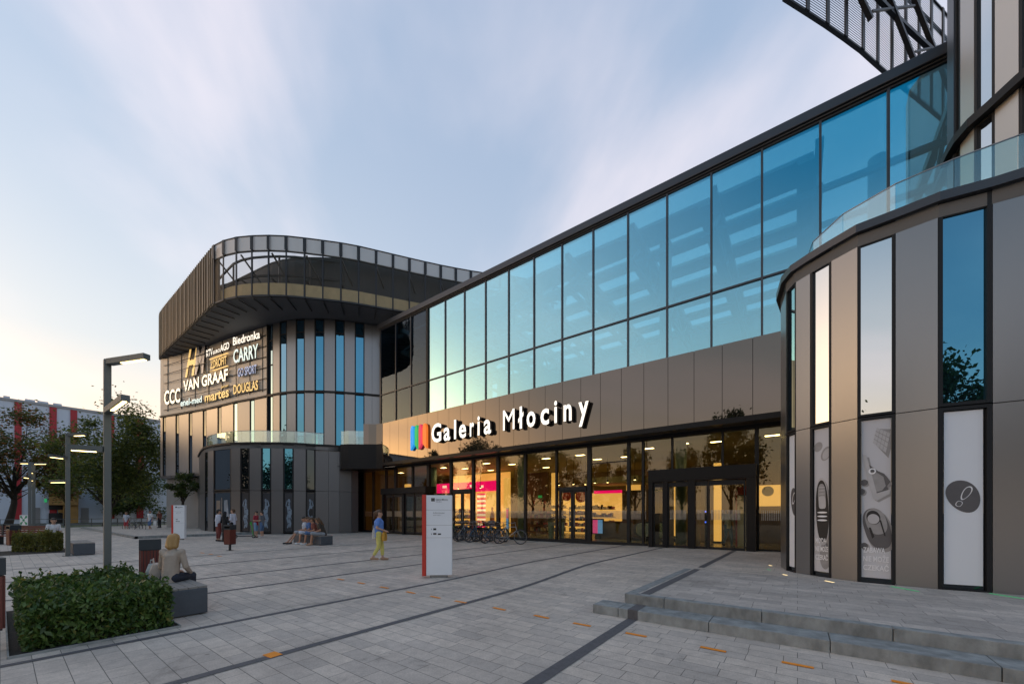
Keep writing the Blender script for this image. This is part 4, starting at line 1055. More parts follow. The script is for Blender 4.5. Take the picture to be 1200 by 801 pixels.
for i,(p,y,zt,w_,m_,lab) in enumerate(((606,21.5,4.6,.5,'brownwall','dark partition end behind the grey green column'),(628,25,4.7,2.2,'brownwall','broad dark shop wall behind the second large pane'),(650,26,4.7,.6,'warmlit','narrow lit amber wall panel left of the double door'),(742,24.5,3.4,.9,'warmlit','lit amber back panel above the escalator end'),(776,23.5,4.2,1.0,'brownwall','dark partition seen through the left revolving door'),(797,24,3.3,.7,'warmlit','lit amber panel deep behind the revolving door leaf'),(818,22.5,4.0,.35,'brownwall','dark slim partition behind the access post'),(522,24.5,4.7,1.2,'brownwall','dark partition inside the cosmetics shop'))):
    x = FX(p,y); t = thing('partition',lab,'partition',(x,y,.11),0,'partitions inside the hall')
    bx(t,'panel',x-w_/2,x+w_/2,y,y+.12,.2,zt,m_); bx(t,'plinth',x-w_/2-.02,x+w_/2+.02,y-.02,y+.14,.11,.195,'dark')
for i,(p,y) in enumerate(((537,20.8),(563,21.2),(655,22),(672,22),(686,22.6),(697,21.8),(712,21.9),(727,22.4),(744,21))):
    x = FX(p,y); t = thing('spotlight','small round warm spotlight hanging on a stem in front of the lit shops','lamp',(x,y,3.4),0,'warm spotlights over the shops')
    l_ = MB(); l_.tube([(0,0,0),(0,0,.14)],[.07,.05],12); l_.build('housing','dark',t); l_ = MB(); l_.tube([(0,0,-.012),(0,0,-.002)],.06,12); l_.build('bulb','lamp',t); l_ = MB(); l_.tube([(0,0,.141),(0,0,1.5)],.012,6); l_.build('stem','dark',t)
kx0,kx1 = HX(702,20.5),HX(736,20.5)
t = thing('kiosk_counter','dark brown kiosk counter inside the glass right of the double door','counter',(kx0,20.5,.11))
bx(t,'body',kx0,kx1,20.5,21.3,.11,1.05,'brownwall'); bx(t,'top',kx0-.05,kx1+.05,20.45,21.35,1.055,1.1,'wood')
t = thing('advert_screen','small bright magenta and blue advert screen standing beside the kiosk counter','screen',(HX(700,20.3),20.3,.11))
bx(t,'housing',HX(694,20.3),HX(707,20.3),20.3,20.4,.35,1.25,'dark'); M['screen_img'] = glow('magenta screen',(.6,.06,.3),.9); M['screen_img2'] = glow('blue screen',(.12,.3,.8),.8)
bx(t,'display',HX(694.8,20.3),HX(700.5,20.3),20.28,20.295,.42,1.18,'screen_img'); bx(t,'display',HX(700.6,20.3),HX(706.2,20.3),20.28,20.295,.42,1.18,'screen_img2'); bx(t,'foot',HX(697,20.3),HX(704,20.3),20.31,20.39,.11,.345,'dark')
t = thing('round_sign','round red sign hanging behind the double door','sign',(HX(681,20.6),20.6,2.55))
d_ = MB(); d_.tube([(0,-.03,0),(0,.03,0)],.36,28); d_.build('disc','red',t)
d_ = MB(); d_.bar((0,0,.36),(0,0,2.36),.02); d_.build('hanger','dark',t)
t = thing('round_sign','smaller red sign disc beside the larger red disc behind the double door','sign',(HX(664,21),21,2.6))
d_ = MB(); d_.tube([(0,-.03,0),(0,.03,0)],.3,28); d_.build('disc','red',t); d_ = MB(); d_.bar((0,0,.3),(0,0,2.31),.02); d_.build('hanger','dark',t)
for i,(p,lab) in enumerate(((646,'tall pale planter just behind the left leaf of the glass door'),(658,'tall pale planter just behind the glass double door, nearer its handles'))):
    x = FX(p,18.9); t = thing('planter',lab,'planter',(x,18.9,.11),0,'planters inside the door')
    q_ = MB(); q_.tube([(0,0,0),(0,0,.95)],[.14,.2],16); q_.build('pot','teal',t)
    c_ = np.array([[0,0,1.08]])+np.random.normal(size=(160,3))*[.13,.13,.1]; u_ = rand_unit(160)*.07
    quads('foliage',c_,u_,np.cross(u_,rand_unit(160))*.5,'leafg',t)
# escalator hand rail loop
ex = HX(747,20); t = thing('escalator_end','black looped escalator handrail end inside the hall beside the entrance portal','escalator',(ex,20,.11))
e_ = MB(); e_.tube([(1.6,0,1.0),(.2,0,.98),(-.02,0,.9),(-.13,0,.7),(-.13,0,.5),(-.02,0,.3),(.2,0,.22),(.6,0,.2)],.04,8); e_.build('handrail','dark',t,smooth=True)
e_ = MB(); e_.box(-.05,1.6,-.02,.02,.25,.95); e_.build('glass_side','balglass',t); e_ = MB(); e_.box(-.3,1.7,-.1,1.1,0,.16); e_.build('base','dark',t)
# yellow lit columns / partitions
for i,(p,w_,y) in enumerate(((594,.35,21.2),(478,.5,20.8),(841,.3,21.0))):
    x = FX(p,y); t = thing('lit_pillar',('slim amber lit pillar behind the bicycles','amber lit pillar behind the far entrance','amber lit pillar inside the main revolving entrance')[i],'pillar',(x,y,.11),0,'amber lit pillars in the hall')
    bx(t,'shaft',x-w_/2,x+w_/2,y-.15,y+.15,.2,4.0,'warmlit'); bx(t,'plinth',x-w_/2-.03,x+w_/2+.03,y-.18,y+.18,.11,.195,'dark')
t = thing('totem_screen','slim lit info column behind the bicycles, pink at its top','screen',(FX(594.5,19),19,.11)); x = FX(594.5,19)
bx(t,'housing',x-.1,x+.1,19,19.08,.11,1.9,'whitepaint'); bx(t,'display',x-.08,x+.08,18.985,18.998,1.25,1.8,'screen_img'); bx(t,'display',x-.08,x+.08,18.985,18.998,.6,1.24,'screen_img2')
t = thing('info_totem','white info totem with red edge standing inside the main revolving entrance','sign',(FX(868,19.4),19.4,.11)); x = FX(868,19.4)
bx(t,'body',x-.12,x+.22,19.4,19.5,.11,2.35,'whitepaint'); bx(t,'edge',x-.2,x-.122,19.4,19.5,.11,2.5,'red'); bx(t,'header',x-.118,x+.22,19.38,19.5,2.36,2.72,'red')
t = thing('shop_front','dim shop with a round cream sign and orange shelf behind the rightmost glass','shop',(FX(900,22),22,.11)); x=FX(900,22)
bx(t,'back_panel',x-1.2,x+2,22,22.1,.11,4,'brownwall'); bx(t,'lit_case',x-.35,x+.5,21.9,21.98,1.9,2.9,'warmlit')
d_ = MB(); d_.tube([(0,-.14,2.5),(0,-.12,2.5)],.24,24); d_.build('round_sign','hallceil',t)
bx(t,'partition',FX(800,22),FX(845,22),22,22.15,.11,3.2,'warmwall')
# ceiling lamps
for i,(p,y) in enumerate(((470,20),(520,19.6),(545,21),(570,19.6),(575,23),(600,21),(640,20),(640,24),(680,20),(700,22.2),(733,22.2),(760,20),(800,19.6),(840,20),(905,19.8))):
    x = FX(p,y); t = thing('ceiling_lamp','square warm lamp set in the hall ceiling above the shops','lamp',(x,y,4.92),0,'warm ceiling lamps of the ground floor hall')
    l_ = MB(); l_.box(-.26,.26,-.16,.16,-.03,-.004); l_.build('diffuser','lamp',t); l_ = MB(); l_.box(-.3,-.262,-.2,.2,-.035,-.002); l_.box(.262,.3,-.2,.2,-.035,-.002); l_.box(-.261,.261,.162,.2,-.035,-.002); l_.box(-.261,.261,-.2,-.162,-.035,-.002); l_.build('frame','dark',t)
t = thing('exit_sign','small green lit exit sign high behind the glass near the middle post','sign',(FX(633,20),20,2.62)); bx(t,'plate',FX(633,20)-.14,FX(633,20)+.14,19.98,20,2.5,2.65,'greenl'); bx(t,'hanger',FX(633,20)-.01,FX(633,20)+.01,19.985,19.995,2.65,4.92,'dark')
# slim access post in front of the entrance
gx,gy = G(827.5,641,1.5); t = thing('access_post','slim black post with small blue lights in front of the revolving entrance','post',(gx,gy,plaza_h(gx,gy)))
b_ = MB(); b_.tube([(0,0,0),(0,0,2.75)],.055,14); b_.build('shaft','dark',t); M['bluel'] = glow('blue light',(.05,.12,1),2.5)
for z in (1.1,1.55): b_ = MB(); b_.tube([(-.01,-.05,z),(-.015,-.062,z)],.035,12); b_.build('light','bluel',t)
b_ = MB(); b_.bar((-.35,-.02,2.75),(.02,-.02,2.75),.07,.05); b_.build('arm','steelgrey',t)
# ================================================================== STREET FURNITURE
def street_lamp(label, x, y, H, arms, w=.13):
    t = thing('street_lamp', label, 'street lamp', (x,y,plaza_h(x,y)), 0, 'slim street lamps on the plaza')
    b = MB(); b.box(-w/2,w/2,-w/2,w/2,.02,H); b.build('pole','lampmetal',t,bevel=.008)
    b = MB(); b.box(-w*1.1,w*1.1,-w*1.1,w*1.1,0,.02); b.build('base_plate','lampmetal',t)
    for (z,vx,vy,lit) in arms:
        L = math.hypot(vx,vy); ux,uy = vx/L,vy/L
        a = MB(); a.bar((ux*w*.5,uy*w*.5,z),(vx,vy,z),.11,.1); ao = a.build('arm','lampmetal',t)
        l = MB(); l.bar((ux*L*lit,uy*L*lit,z-.055),(ux*(L-.04),uy*(L-.04),z-.055),.05,.012); l.build('led_strip','led',ao)
    return t
def camvec(a, b): return W(a, b)
lx,ly = W(-7.62,7.2)
street_lamp('tall near lamp post behind the clipped hedge with three arms at different heights', lx, ly, 4.47,
            [(4.42,)+camvec(1.0,-.27)+(.38,),(3.5,)+camvec(1.2,-.85)+(.3,),(2.78,)+camvec(-.42,-.27)+(.3,)],.1)
lx,ly = G(79.5,651)
street_lamp('lamp post at the end of the loose planting and grey bench', lx, ly, 4.5, [(4.45,)+camvec(.75,-.1)+(.4,),(3.6,)+camvec(.05,-.6)+(.3,),(2.75,)+camvec(-.75,.1)+(.15,)],.12)
lx,ly = PZ(35,22)
street_lamp('far lamp post close beside another one, its lower arm above the green square sign', lx, ly, 4.5, [(4.45,)+camvec(-.55,0)+(.1,),(3.6,)+camvec(.3,-.5)+(.3,)],.13)
lx,ly = PZ(39.5,22.6)
street_lamp('second of the two close far lamp posts, its arms towards the factory entrance', lx, ly, 4.55, [(4.5,)+camvec(.75,0)+(.1,),(3.95,)+camvec(.35,-.5)+(.3,),(3.5,)+camvec(.35,-.5)+(.3,)],.13)

def litter_bin(label, x, y, rz):
    t = thing('litter_bin', label, 'litter bin', (x,y,plaza_h(x,y)), rz, 'slatted litter bins on the plaza'); t.scale = (.82,.82,1)
    b = MB(); w = .17
    n = 6
    for s in range(4):
        for k in range(n):
            u = -w+2*w*(k+.5)/n; hw = w/n-.006
            if s == 0: b.box(u-hw,u+hw,-w-.02,-w,.27,.87)
            if s == 1: b.box(u-hw,u+hw,w,w+.02,.27,.87)
            if s == 2: b.box(-w-.02,-w,u-hw,u+hw,.27,.87)
            if s == 3: b.box(w,w+.02,u-hw,u+hw,.27,.87)
    b.build('slats','wood',t)
    b = MB(); b.box(-w+.005,w-.005,-w+.005,w-.005,.25,.88); b.build('liner','binmetal',t)
    h = MB()
    for sx_ in (-1,1):
        h.box(sx_*(w+.02)-.02 if sx_>0 else -w-.022, w+.022 if sx_>0 else -w+.018, -w-.022, w+.022, .885, 1.06)
    h.box(-w+.019,w-.001,w-.02,w+.02,.885,1.06); h.box(-w+.019,w-.001,-w-.02,-w+.02,.885,.93); h.box(-w+.019,w-.001,-w-.02,-w+.02,1.02,1.06); h.box(-w-.022,w+.022,-w-.022,w+.022,1.062,1.08)
    h.build('hood','binmetal',t)
    b = MB(); b.box(-.04,.04,-.04,.04,.01,.25); b.build('post','binmetal',t); b = MB(); b.box(-.11,.11,-.11,.11,0,.012); b.build('base_plate','binmetal',t)
    return t
litter_bin('near red brown bin, cut by the frame beside the clipped hedge', -7.42, -.13, .1)
litter_bin('red brown bin at the end of the bench with the blond woman', -10.1, 1.75, -.17)
bx_,by_ = G(269.5,644.5); litter_bin('red brown bin on a post beside the three standing workers', bx_, by_, .5)
bx_,by_ = G(16,645.5); litter_bin('red brown bin next to the tall loose planting and the green sign', bx_, by_, .3)

def concrete_bench(label, x0, x1, y0, y1, h=.44, rz=0, back=None):
    cx, cy = (x0+x1)/2, (y0+y1)/2
    t = thing('plaza_bench', label, 'bench', (cx,cy,plaza_h(cx,cy)), rz, 'dark block benches on the plaza')
    b = MB(); b.box(x0-cx,x1-cx,y0-cy,y1-cy,.015,h-.03); b.build('body','bench',t,bevel=.012)
    b = MB()
    n = max(3,int((y1-y0)/.11))
    for k in range(n): b.box(x0-cx+.01,x1-cx-.01,y0-cy+(y1-y0)*k/n+.004,y0-cy+(y1-y0)*(k+1)/n-.004,h-.028,h)
    b.build('seat','benchtop',t)
    if back:
        b = MB()
        for k in range(4): b.box(back[0]-cx,back[1]-cx,y1-cy-.05,y1-cy-.02,h+.05+k*.1,h+.13+k*.1)
        for u in (back[0]-cx+.05,back[1]-cx-.09): b.box(u,u+.04,y1-cy-.019,y1-cy+.01,h-.1,h+.45)
        b.build('backrest','wood',t)
    return t
concrete_bench('dark block bench under the seated blond woman, beside the clipped hedge', -9.35, -7.52, 1.5, 1.98)
b0 = G(88,650.5); concrete_bench('grey block bench at the end of the loose planting', b0[0]-2.2, b0[0]+.1, b0[1]-.05, b0[1]+.5, .46)
b1 = G(374,638.5); concrete_bench('black block bench with a red slatted back under the seated young group', b1[0]-2.6, b1[0]+.25, b1[1]-.05, b1[1]+.55, .46, 0, (b1[0]-2.5,b1[0]-1.4))
t = thing('wooden_bench','long red brown wooden bench behind the loose planting','bench',PZ(5,19)+(0,),R(36.77))
for k in range(4):
    b = MB(); b.box(-3.2,2.4,.26+.0,.3,.5+.11*k,.59+.11*k); b.build('back_board','wood',t)
b = MB(); 
for k in range(4): b.box(-3.2,2.4,-.2+.11*k,-.1+.11*k,.42,.46)
b.build('seat','wood',t)
for u in (-3,-.4,2.2):
    b = MB(); b.box(u-.04,u+.04,-.18,.22,0,.415); b.box(u-.04,u+.04,.221,.255,0,.92); b.build('leg','binmetal',t)

def totem(label, x, y, rz, H=2.02, w=.62):
    t = thing('info_totem', label, 'sign', (x,y,plaza_h(x,y)), rz, 'white information totems with a red edge')
    b = MB(); b.box(0,w,0,.16,.07,H); b.build('panel','whitepaint',t,bevel=.006)
    b = MB(); b.box(-.1,-.005,-.01,.17,.05,H+.012); b.build('red_edge','red',t,bevel=.004)
    b = MB(); b.box(.08,w-.12,.03,.13,0,.069); b.build('foot','conc',t)
    b = MB()
    for z in (.985,1.29,1.66): b.box(.0,w,-.0015,.0,z*H/2.02-.003,z*H/2.02+.003)
    b.build('joint_line','midprint',t)
    P_, Q_ = (.1,0), (.1,0)
    def tx(s,u0,u1,z,cap): lettering('lettering',s,(u0,0),(u1,0),z,cap,.002,'blkprint','blkprint',t,off=.006,stand=.001)
    tx('Galeria Młociny',.23,.52,H-.125,.04); tx('wejście główne',.23,.37,H-.165,.018)
    b = MB()
    for k in range(4): b.box(.12+.022*k,.139+.022*k,-.003,-.001,H-.15,H-.07)
    b.build('logo_bar','blkprint',t)
    tx('Informacja',.17,.44,1.58*H/2.02,.022); tx('poziom 0  poziom 1',.17,.36,1.53*H/2.02,.014)
    for (u,z,w_,h_) in ((.17,1.17,.07,.045),(.12,1.18,.012,.025),(.17,1.06,.075,.04),(.28,1.055,.075,.035),(.12,1.06,.012,.03)):
        b = MB(); b.box(u,u+w_,-.003,-.001,z*H/2.02,(z+h_)*H/2.02); b.build('pictogram','blkprint',t)
    return t
tx_,ty_ = G(499.5,677); totem('white info totem with red left edge standing in the middle of the plaza', tx_, ty_, R(36.77+4))
tx_,ty_ = G(203,632); totem('distant white info totem with red left edge, near the low platform of the pavilion', tx_, ty_, R(36.77+4))

sx_,sy_ = PZ(28,26); t = thing('assembly_sign','small square green and white assembly point sign beside the tall loose planting','sign',(sx_,sy_,0),R(36.77))
b = MB(); b.tube([(0,0.03,0),(0,.03,1.3)],.03,8); b.build('post','lampmetal',t)
b = MB(); b.box(-.27,.27,-.01,.01,.72,1.42); b.build('plate','whitepaint',t)
b = MB()
for sx2 in (-1,1):
    for sz in (-1,1):
        cx, cz = sx2*.13, 1.07+sz*.17
        b.add([(cx+sx2*.11,-.014,cz+sz*.13),(cx+sx2*.11,-.014,cz),(cx-sx2*.1,-.014,cz-sz*.1),(cx,-.014,cz+sz*.13)], [(0,1,2,3)])
b.tube([(0,-.015,1.07),(0,-.013,1.07)],.08,14); b.build('pictogram','greensign',t)

# tape marks stuck on the paving
def tape(x, y, L, w, rz, m, label, group, hz=None, cat='tape mark', name='tape_mark'):
    z = (plaza_h(x,y) if hz is None else hz)+.0075
    b = MB(); b.box(-L/2,L/2,-w/2,w/2,-.0015,.0015); o = b.build(name, m); o.location = (x,y,z); o.rotation_euler = (0,0,rz)
    return tag(o, label, cat, group)
og = 'orange tape dashes across the plaza'
rnd = random.Random(3)
for x,y in ((.85,5.06),(0,5.0),(-.79,4.98),(-1.69,4.97),(-2.46,4.96),(-3.14,4.96),(-3.96,4.95),(-4.82,4.92),(-5.47,4.91),(-6.18,4.9),(-7.04,4.89),(-7.89,4.88),(-8.73,4.86)):
    tape(x,y,.27,.055,rnd.uniform(-.06,.06),'orange','orange dash of tape in the long row across the grey paving',og)
tape(-4.72,1.83,.17,.13,.1,'orange','single square orange tape patch on a dark paving strip','orange tape patches')
for p in ((237,647.5),(247,649),(257,651.3)):
    x,y = G(*p); tape(x,y,.3,.07,.1,'orange','faint far orange dash of tape near the bin and the three workers','far orange tape dashes')
for p in ((127,668),(139,674.5),(152,680)):
    x,y = G(*p); tape(x,y,.4,.06,R(-36.8+90+70),'orange','orange dash of tape between the lamp post and the bin beside the bench','orange tape dashes by the lamp')
for (px,py),m,L,lab in (((903,661),'yellowl',.12,'farthest warm ground light at the foot of the tower'),((920,673),'yellowl',.13,'warm ground light before the narrow logo poster'),((972,681.5),'yellowl',.2,'warm ground light before the black shoe poster'),
                        ((901,666.5),'greenl',.1,'tiny green ground light by the farthest warm one'),((1060,690.3),'greenl',.45,'green ground strip before the wide plain panel'),((1188,700),'greenl',.6,'green ground strip at the foot of the nearest grey panel')):
    d = 1.6-.2; x,y = G(px,py,d); tape(x,y,L,.035,math.atan2(-.75,.65) if px>940 else -.9,m,lab,'small ground lights along the tower',terr_h(y) if y<10.25 else plaza_h(x,y),'ground light','ground_light')

# ================================================================== BICYCLES
def bicycle(label, fcol, basket=False, group='bicycles parked before the hall'):
    t = thing('bicycle', label, 'bicycle', (0,0,0), 0, group)
    m = 'bike_'+fcol
    if m not in M: M[m] = mat('bicycle paint '+fcol, {'black':(.02,.02,.022),'blue':(.03,.12,.22),'red':(.22,.03,.03),'silver':(.3,.3,.31),'green':(.04,.12,.08)}[fcol], .35, metal=.3, var=.1)
    wb, fw, r = (0,-.52,.34), (0,.54,.34), .31
    f = MB(); bb, st, ht, hb = (0,-.08,.3),(0,-.2,.78),(0,.33,.8),(0,.38,.64)
    for a,b_,rr in ((bb,st,.018),(st,ht,.016),(bb,hb,.02),(ht,hb,.02)): f.tube([a,b_],rr,8)
    for s in (-1,1):
        f.tube([(.05*s,-.52,.34),(.02*s,-.2,.74)],.009,6); f.tube([(.05*s,-.52,.34),(.03*s,-.08,.3)],.01,6); f.tube([hb,(.045*s,.54,.34)],.011,6)
    f.tube([st,(0,-.22,.88)],.013,6); f.build('frame',m,t,smooth=True)
    for c in (wb, fw):
        w = MB(); w.ring(c,(1,0,0),r-.015,.012,28,6)
        for k in range(14):
            an = 2*math.pi*k/14; w.tube([(c[0]+.02*(-1)**k,c[1],c[2]),(c[0],c[1]+(r-.02)*math.cos(an),c[2]+(r-.02)*math.sin(an))],.0022,4)
        w.tube([(-.045,c[1],c[2]),(.045,c[1],c[2])],.02,8)
        wo = w.build('wheel','steelgrey',t); ty = MB(); ty.ring(c,(1,0,0),r+.008,.02,28,8); ty.build('tyre','blkprint',wo,smooth=True)
    h = MB(); h.tube([ht,(0,.3,.95)],.014,8); h.tube([(-.28,.14,1.0),(-.2,.26,.98),(0,.3,.96),(.2,.26,.98),(.28,.14,1.0)],.012,8); h.build('handlebar','steelgrey',t,smooth=True)
    h = MB()
    for s in (-1,1): h.tube([(.28*s,.15,1.0),(.285*s,.04,1.0)],.017,8)
    h.build('grip','blkprint',t)
    s_ = MB(); s_.add([(-.07,-.34,.9),(.07,-.34,.9),(.03,-.14,.92),(0,-.06,.915),(-.03,-.14,.92),(-.06,-.33,.87),(.06,-.33,.87),(0,-.1,.89)],[(0,1,2,3,4),(0,5,6,1),(1,6,7,3,2),(3,7,5,0,4),(5,7,6)]); s_.build('saddle','blkprint',t)
    p = MB(); p.ring((.03,-.08,.3),(1,0,0),.09,.006,18,5); p.tube([(.05,-.08,.3),(.05,.06,.22)],.01,6); p.tube([(-.05,-.08,.3),(-.05,-.22,.38)],.01,6); p.box(.05,.13,.03,.09,.2,.22); p.box(-.13,-.05,-.25,-.19,.37,.39); p.build('crank','steelgrey',t)
    g_ = MB()
    for c in (wb,fw): g_.tube([(0,c[1]+.345*math.cos(a),c[2]+.345*math.sin(a)) for a in [R(20+12*k) for k in range(12)]],.014,6)
    g_.build('mudguard','blkprint',t)
    if basket:
        k_ = MB()
        for z in (.8,.88,.96,1.02): k_.ring((0,.52,z),(0,0,1),.15+.03*(z-.8)/.2,.006,16,4)
        for a in range(12): k_.tube([(.15*math.cos(a*.5236),.52+.15*math.sin(a*.5236),.8),(.18*math.cos(a*.5236),.52+.18*math.sin(a*.5236),1.02)],.004,4)
        k_.build('basket','steelgrey',t)
    return t
bl_ = [(597,-.15,-1.25,'silver',0,'silver bicycle at the near end of the row, turned along the glass'),(579,.0,-.3,'blue',0,'blue bicycle second from the near end of the parked row'),(571,.35,.35,'black',1,'black bicycle with a basket in the near half of the row'),
       (562,-.1,-.5,'blue',1,'blue bicycle with a basket in the middle of the row'),(555,.3,.2,'red',0,'red bicycle in the middle of the row, before the striped poster'),(548,0,-.35,'silver',1,'silver bicycle with a basket left of the red one'),
       (541,.3,.5,'black',0,'black bicycle just right of the white totem, nose turned in'),(536,-.1,-.2,'green',0,'green bicycle half hidden behind the white totem edge'),(528,.2,.15,'black',0,'black bicycle deepest behind the white totem'),
       (588,.25,.25,'black',0,'black bicycle between the silver and the blue one at the near end'),(567,.6,-.15,'black',1,'dark bicycle with a basket tucked in the second rank of the row'),(559,.5,.4,'green',0,'dark green bicycle in the second rank, before the striped poster'),(551,.6,-.4,'blue',0,'blue bicycle in the second rank, by the shop door'),(545,.55,.1,'black',0,'black bicycle in the second rank, near the totem')]
made = {}
for px,dy,rz,colr,bk_,lab in bl_:
    key = (colr,bk_)
    if key in made:
        o = copy_tree(made[key]); o['label'] = lab
    else: o = made[key] = bicycle(lab, colr, bk_)
    x = FX(px,15.5+dy); o.scale = (1.08,1.08,1.1); o.location = (x,15.5+dy,plaza_h(x,15.5+dy)); o.rotation_euler = (0,R(6)*(1 if px%2 else -1)*.5,rz)
x,y = PZ(161,33); o = copy_tree(made[('black',0)]); o.scale = (1,1,1); o['label'] = 'black bicycle standing by the far trees, near the person in red'; o['group'] = 'bicycles by the far trees'; o.location = (x,y,0); o.rotation_euler = (0,.05,R(-60))
x,y = PZ(155,33.5); o = copy_tree(made[('silver',0)]); o.scale = (1,1,1); o['label'] = 'silver bicycle by the far trees, just left of the black one'; o['group'] = 'bicycles by the far trees'; o.location = (x,y,0); o.rotation_euler = (0,-.05,R(-50))
# electric scooter lying by the pavilion
x,y = G(287,629.5,1.55); t = thing('kick_scooter','black kick scooter with a green stem beside the two boys','scooter',(x,y,.02),R(-40))
b = MB(); b.box(-.08,.08,-.45,.35,.1,.15); b.build('deck','blkprint',t,bevel=.01)
for yy in (-.5,.48):
    b = MB(); b.ring((0,yy,.11),(1,0,0),.085,.028,18,8); b.build('wheel','blkprint',t,smooth=True)
M['brightgreen'] = mat('bright green plastic', (.05,.4,.06), .4); b = MB(); b.tube([(0,.48,.11),(0,.44,.25),(0,.34,1.0)],.022,8); b.build('stem','brightgreen',t); b = MB(); b.tube([(-.22,.33,1.02),(.22,.33,1.02)],.018,8); b.build('handlebar','blkprint',t)
b = MB(); b.box(-.06,.06,.3,.36,.82,.99); b.build('front_bag','brightgreen',t)

# ================================================================== PEOPLE
def capsule(mb, p, q, r1, r2, n=10):
    p, q = Vector(p), Vector(q); d = q-p
    if d.length < 1e-5: d = Vector((0,0,1e-4))
    L = d.length; d = d/L; u = d.orthogonal().normalized(); v = d.cross(u); rings = []
    for a in (-80,-50,-20): rings.append((p+d*(r1*math.sin(R(a))), r1*math.cos(R(a))))
    for a in (20,50,80): rings.append((p+d*(L+r2*math.sin(R(a))), r2*math.cos(R(a))))
    vs = [c+(u*math.cos(2*math.pi*k/n)+v*math.sin(2*math.pi*k/n))*r for c,r in rings for k in range(n)]
    fs = [(i*n+k,i*n+(k+1)%n,(i+1)*n+(k+1)%n,(i+1)*n+k) for i in range(len(rings)-1) for k in range(n)]
    fs += [tuple(range(n-1,-1,-1)), tuple((len(rings)-1)*n+k for k in range(n))]
    mb.add(vs, fs)
def skin(name, caps, voxel, m, par, sm=4, flat_=None):
    mb = MB()
    for c in caps: capsule(mb, *c)
    me = bpy.data.meshes.new(name); me.from_pydata(mb.v, [], mb.f); me.update()
    ob = bpy.data.objects.new('shape', me); COL.objects.link(ob)
    r = ob.modifiers.new('r','REMESH'); r.mode = 'VOXEL'; r.voxel_size = voxel; r.use_smooth_shade = True
    s = ob.modifiers.new('s','SMOOTH'); s.iterations = sm; s.factor = .5
    bpy.context.view_layer.update(); dg = bpy.context.evaluated_depsgraph_get()
    m2 = bpy.data.meshes.new_from_object(ob.evaluated_get(dg)); m2.name = name
    bpy.data.objects.remove(ob); bpy.data.meshes.remove(me)
    m2.materials.clear(); m2.materials.append(M[m]); m2.polygons.foreach_set('use_smooth',[True]*len(m2.polygons))
    o = bpy.data.objects.new(name, m2); COL.objects.link(o); o.parent = par
    return o
def cloth(name, col, rough=.85):
    if name not in M: M[name] = mat(name, col, rough, var=.22, scale=9, bump=.7, bscale=11)
    return name
M['skin1'] = mat('light skin', (.5,.29,.2), .55, var=.06); M['skin2'] = mat('tanned skin', (.42,.22,.14), .55, var=.06)
M['hair_blond'] = mat('blond hair', (.36,.21,.07), .5, var=.4, scale=25, stretch=(1,1,.15)); M['hair_brown'] = mat('brown hair', (.09,.045,.02), .5, var=.4, scale=25, stretch=(1,1,.15)); M['hair_dark'] = mat('dark hair', (.018,.014,.012), .5, var=.3, scale=25)
